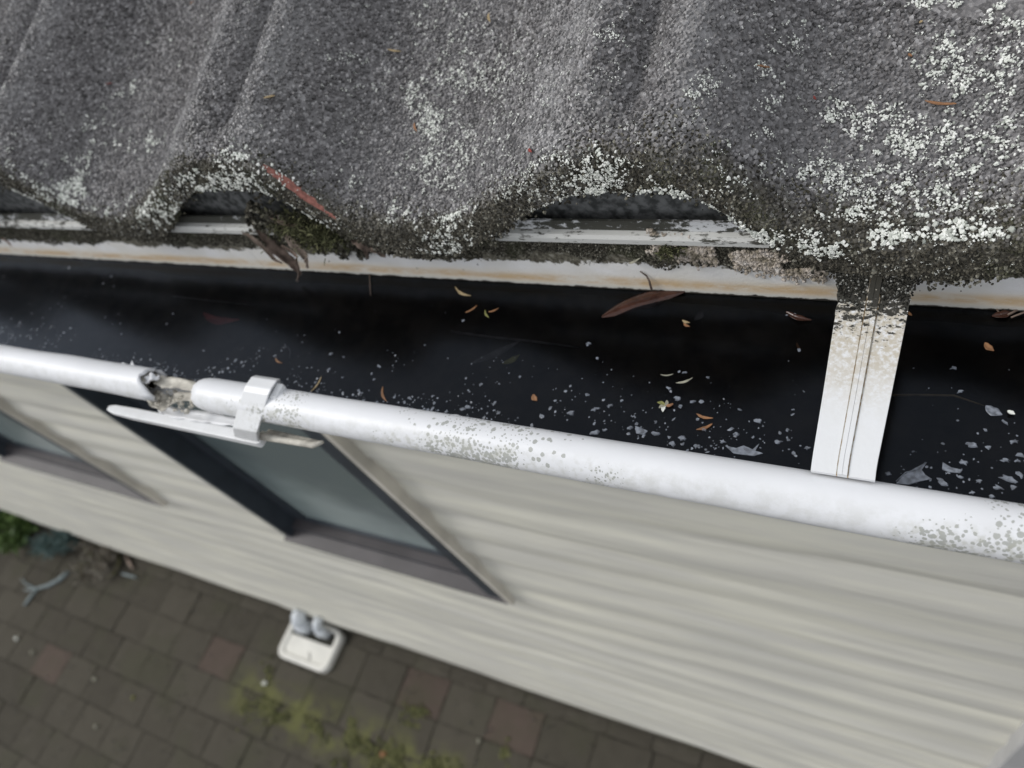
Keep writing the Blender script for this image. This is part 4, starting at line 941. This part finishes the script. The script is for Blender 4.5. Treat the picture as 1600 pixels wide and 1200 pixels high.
bract([(440, 385, .318), (462, 398, .312), (468, 420, .311), (466, 440, .312)], [.001, .003, .004, .001], 'bark', 'narrow bract reaching down to the water', 7)

# ---------------------------------------------------------------- gully and pipes at the foot of the wall
gy = thing('gully', 'white plastic drain gully with rounded corners against the wall', 'drain', (-2.59, .23, Zg))
def rrect(x0, x1, y0, y1, rad, n=6):
    o = []
    for cx, cy, a0 in ((x1-rad, y1-rad, 0), (x0+rad, y1-rad, 90), (x0+rad, y0+rad, 180), (x1-rad, y0+rad, 270)):
        for k in range(n+1): w = math.radians(a0+90*k/n); o.append((cx+rad*math.cos(w), cy+rad*math.sin(w)))
    return o
gx0, gx1, gy0, gy1 = -2.775, -2.435, .118, .338
o1 = rrect(gx0, gx1, gy0, gy1, .05); o2 = rrect(gx0+.006, gx1-.006, gy0+.006, gy1-.006, .046); o3 = rrect(gx0+.026, gx1-.026, gy0+.024, gy1-.02, .034); o4 = rrect(gx0+.034, gx1-.034, gy0+.034, gy1-.028, .028)
m = len(o1); V = [(x, y, Zg-.02) for x, y in o1]+[(x, y, Zg+.035) for x, y in o1]+[(x, y, Zg+.041) for x, y in o2]+[(x, y, Zg+.041) for x, y in o3]+[(x, y, Zg+.030) for x, y in o4]
F = [(i*m+j, i*m+(j+1) % m, i*m+m+(j+1) % m, i*m+m+j) for i in range(4) for j in range(m)]
fixn(mk('surround', V, F, M['gully'], gy))
b = MB(); b.box(gx0+.030, gx1-.030, gy0+.030, .245, Zg+.018, Zg+.0315, .002); mk('tray', b.v, b.f, M['gully'], gy)
b = MB(); b.box(gx0+.030, gx1-.030, .2455, gy1-.024, Zg-.01, Zg+.004); mk('hole', b.v, b.f, M['gully_dark'], gy)
b = MB(); b.tube([(-2.585, .190, Zg+.0316), (-2.565, .165, Zg+.0316), (-2.56, .14, Zg+.0316)], [.002, .004, .0015], 5); mk('stain_crack', b.v, b.f, M['leaf_grey'], gy)
for px, rad, lab in ((-2.665, .036, 'broad bluish white waste pipe on the left of the gully'), (-2.535, .024, 'narrow bluish white waste pipe on the right of the gully')):
    t = thing('waste_pipe', lab, 'pipe', (px, .30, Zg), 'waste pipes entering the gully')
    b = MB(); b.tube([(px, .295, Zg+.006), (px, .295, Zg+.09), (px, .300, Zg+.115), (px, .318, Zg+.135), (px, .352, Zg+.140)], [rad]*5, 16); b.build('pipe', M['pipe'], t, True)
    b = MB(); b.tube([(px, .295, Zg+.060), (px, .295, Zg+.092)], rad*1.14, 16); b.build('collar', M['pipe'], t, False)

# ---------------------------------------------------------------- plants at the foot of the wall, far left
def shrub(c, rad, n, L, w, mat, label, seed, hgt):
    t = thing('shrub', label, 'plant', (c[0], c[1], Zg)); q = np.random.default_rng(seed); V = []; F = []; st = MB()
    for s in range(14):
        a = q.uniform(0, 6.28); e = np.array([c[0]+rad*.8*math.cos(a), c[1]+rad*.5*math.sin(a), Zg+hgt*q.uniform(.5, 1)]); p0 = np.array([c[0], c[1], Zg]); st.tube([p0, (p0+e)/2+[0, 0, .04], e], [.004, .003, .0015], 5)
        for i in range(n//14):
            k = q.uniform(.3, 1.05); o = p0*(1-k)+e*k+q.normal(0, .02, 3); d = q.normal(0, 1, 3)+[0, 0, .5]; d /= np.linalg.norm(d); sd = np.cross(d, q.normal(0, 1, 3)); sd /= np.linalg.norm(sd); b = len(V); l = L*q.uniform(.5, 1.2); up = np.cross(sd, d)
            V += [o, o+d*l*.5+sd*w-up*w*.3, o+d*l, o+d*l*.5-sd*w-up*w*.3, o+d*l*.5]; F += [(b, b+1, b+4), (b+1, b+2, b+4), (b+2, b+3, b+4), (b+3, b, b+4)]
    st.build('stem', M['stem'], t); tag(mk('foliage', V, F, M[mat], t), kind='stuff'); return t
cc = onz(45, 838, Zg+.06); shrub((cc[0]-.15, cc[1], 0), .22, 700, .07, .018, 'plant_green', 'light green leafy plant at the far left beside the wall', 1, .16)
cc = onz(95, 845, Zg+.05); shrub((cc[0]-.05, cc[1]+.03, 0), .24, 1400, .06, .005, 'plant_blue', 'blue green feathery plant between the wall and the dry twigs', 2, .13)
cc = onz(10, 800, Zg+.1); shrub((cc[0]-.2, cc[1], 0), .3, 1400, .07, .006, 'plant_blue', 'blue green plant against the wall at the left edge', 3, .22)
cc = onz(150, 875, Zg+.03); shrub((cc[0], cc[1]-.02, 0), .22, 600, .07, .005, 'plant_dry', 'tangle of dry grey twigs and leaves on the paving by the wall', 4, .08)
def stick(pxs, radii, mat, label, fork=None):
    b = MB(); b.tube([onz(x, y, Zg+.012) for x, y in pxs], radii, 7)
    for f in (fork or []): b.tube([onz(x, y, Zg+.012) for x, y in f[0]], f[1], 6)
    tag(b.build('dry_branch', M[mat], None, True), label, 'branch')
stick([(108, 893), (92, 906), (75, 915), (55, 920), (38, 922)], [.014, .013, .011, .008, .004], 'stem_blue', 'bleached forked branch lying on the paving at the left', [([(60, 919), (48, 932), (38, 946)], [.009, .009, .008]), ([(56, 920), (40, 912), (34, 905)], [.006, .005, .003])])
stick([(183, 862), (186, 878), (180, 893), (168, 904)], [.008, .012, .012, .006], 'stem', 'curved olive stalk lying beside the wall')
stick([(145, 866), (148, 880), (152, 893)], [.006, .007, .004], 'stem_blue', 'short bleached stalk in the tangle of dry twigs')
stick([(196, 868), (203, 880), (208, 889)], [.006, .011, .004], 'bark_pale', 'reddish dry leaf stalk nearest the wall corner of the tangle')
stick([(190, 896), (205, 900), (214, 903)], [.006, .008, .004], 'stem_blue', 'pale dry leaf flat on the paving right of the curved stalk')
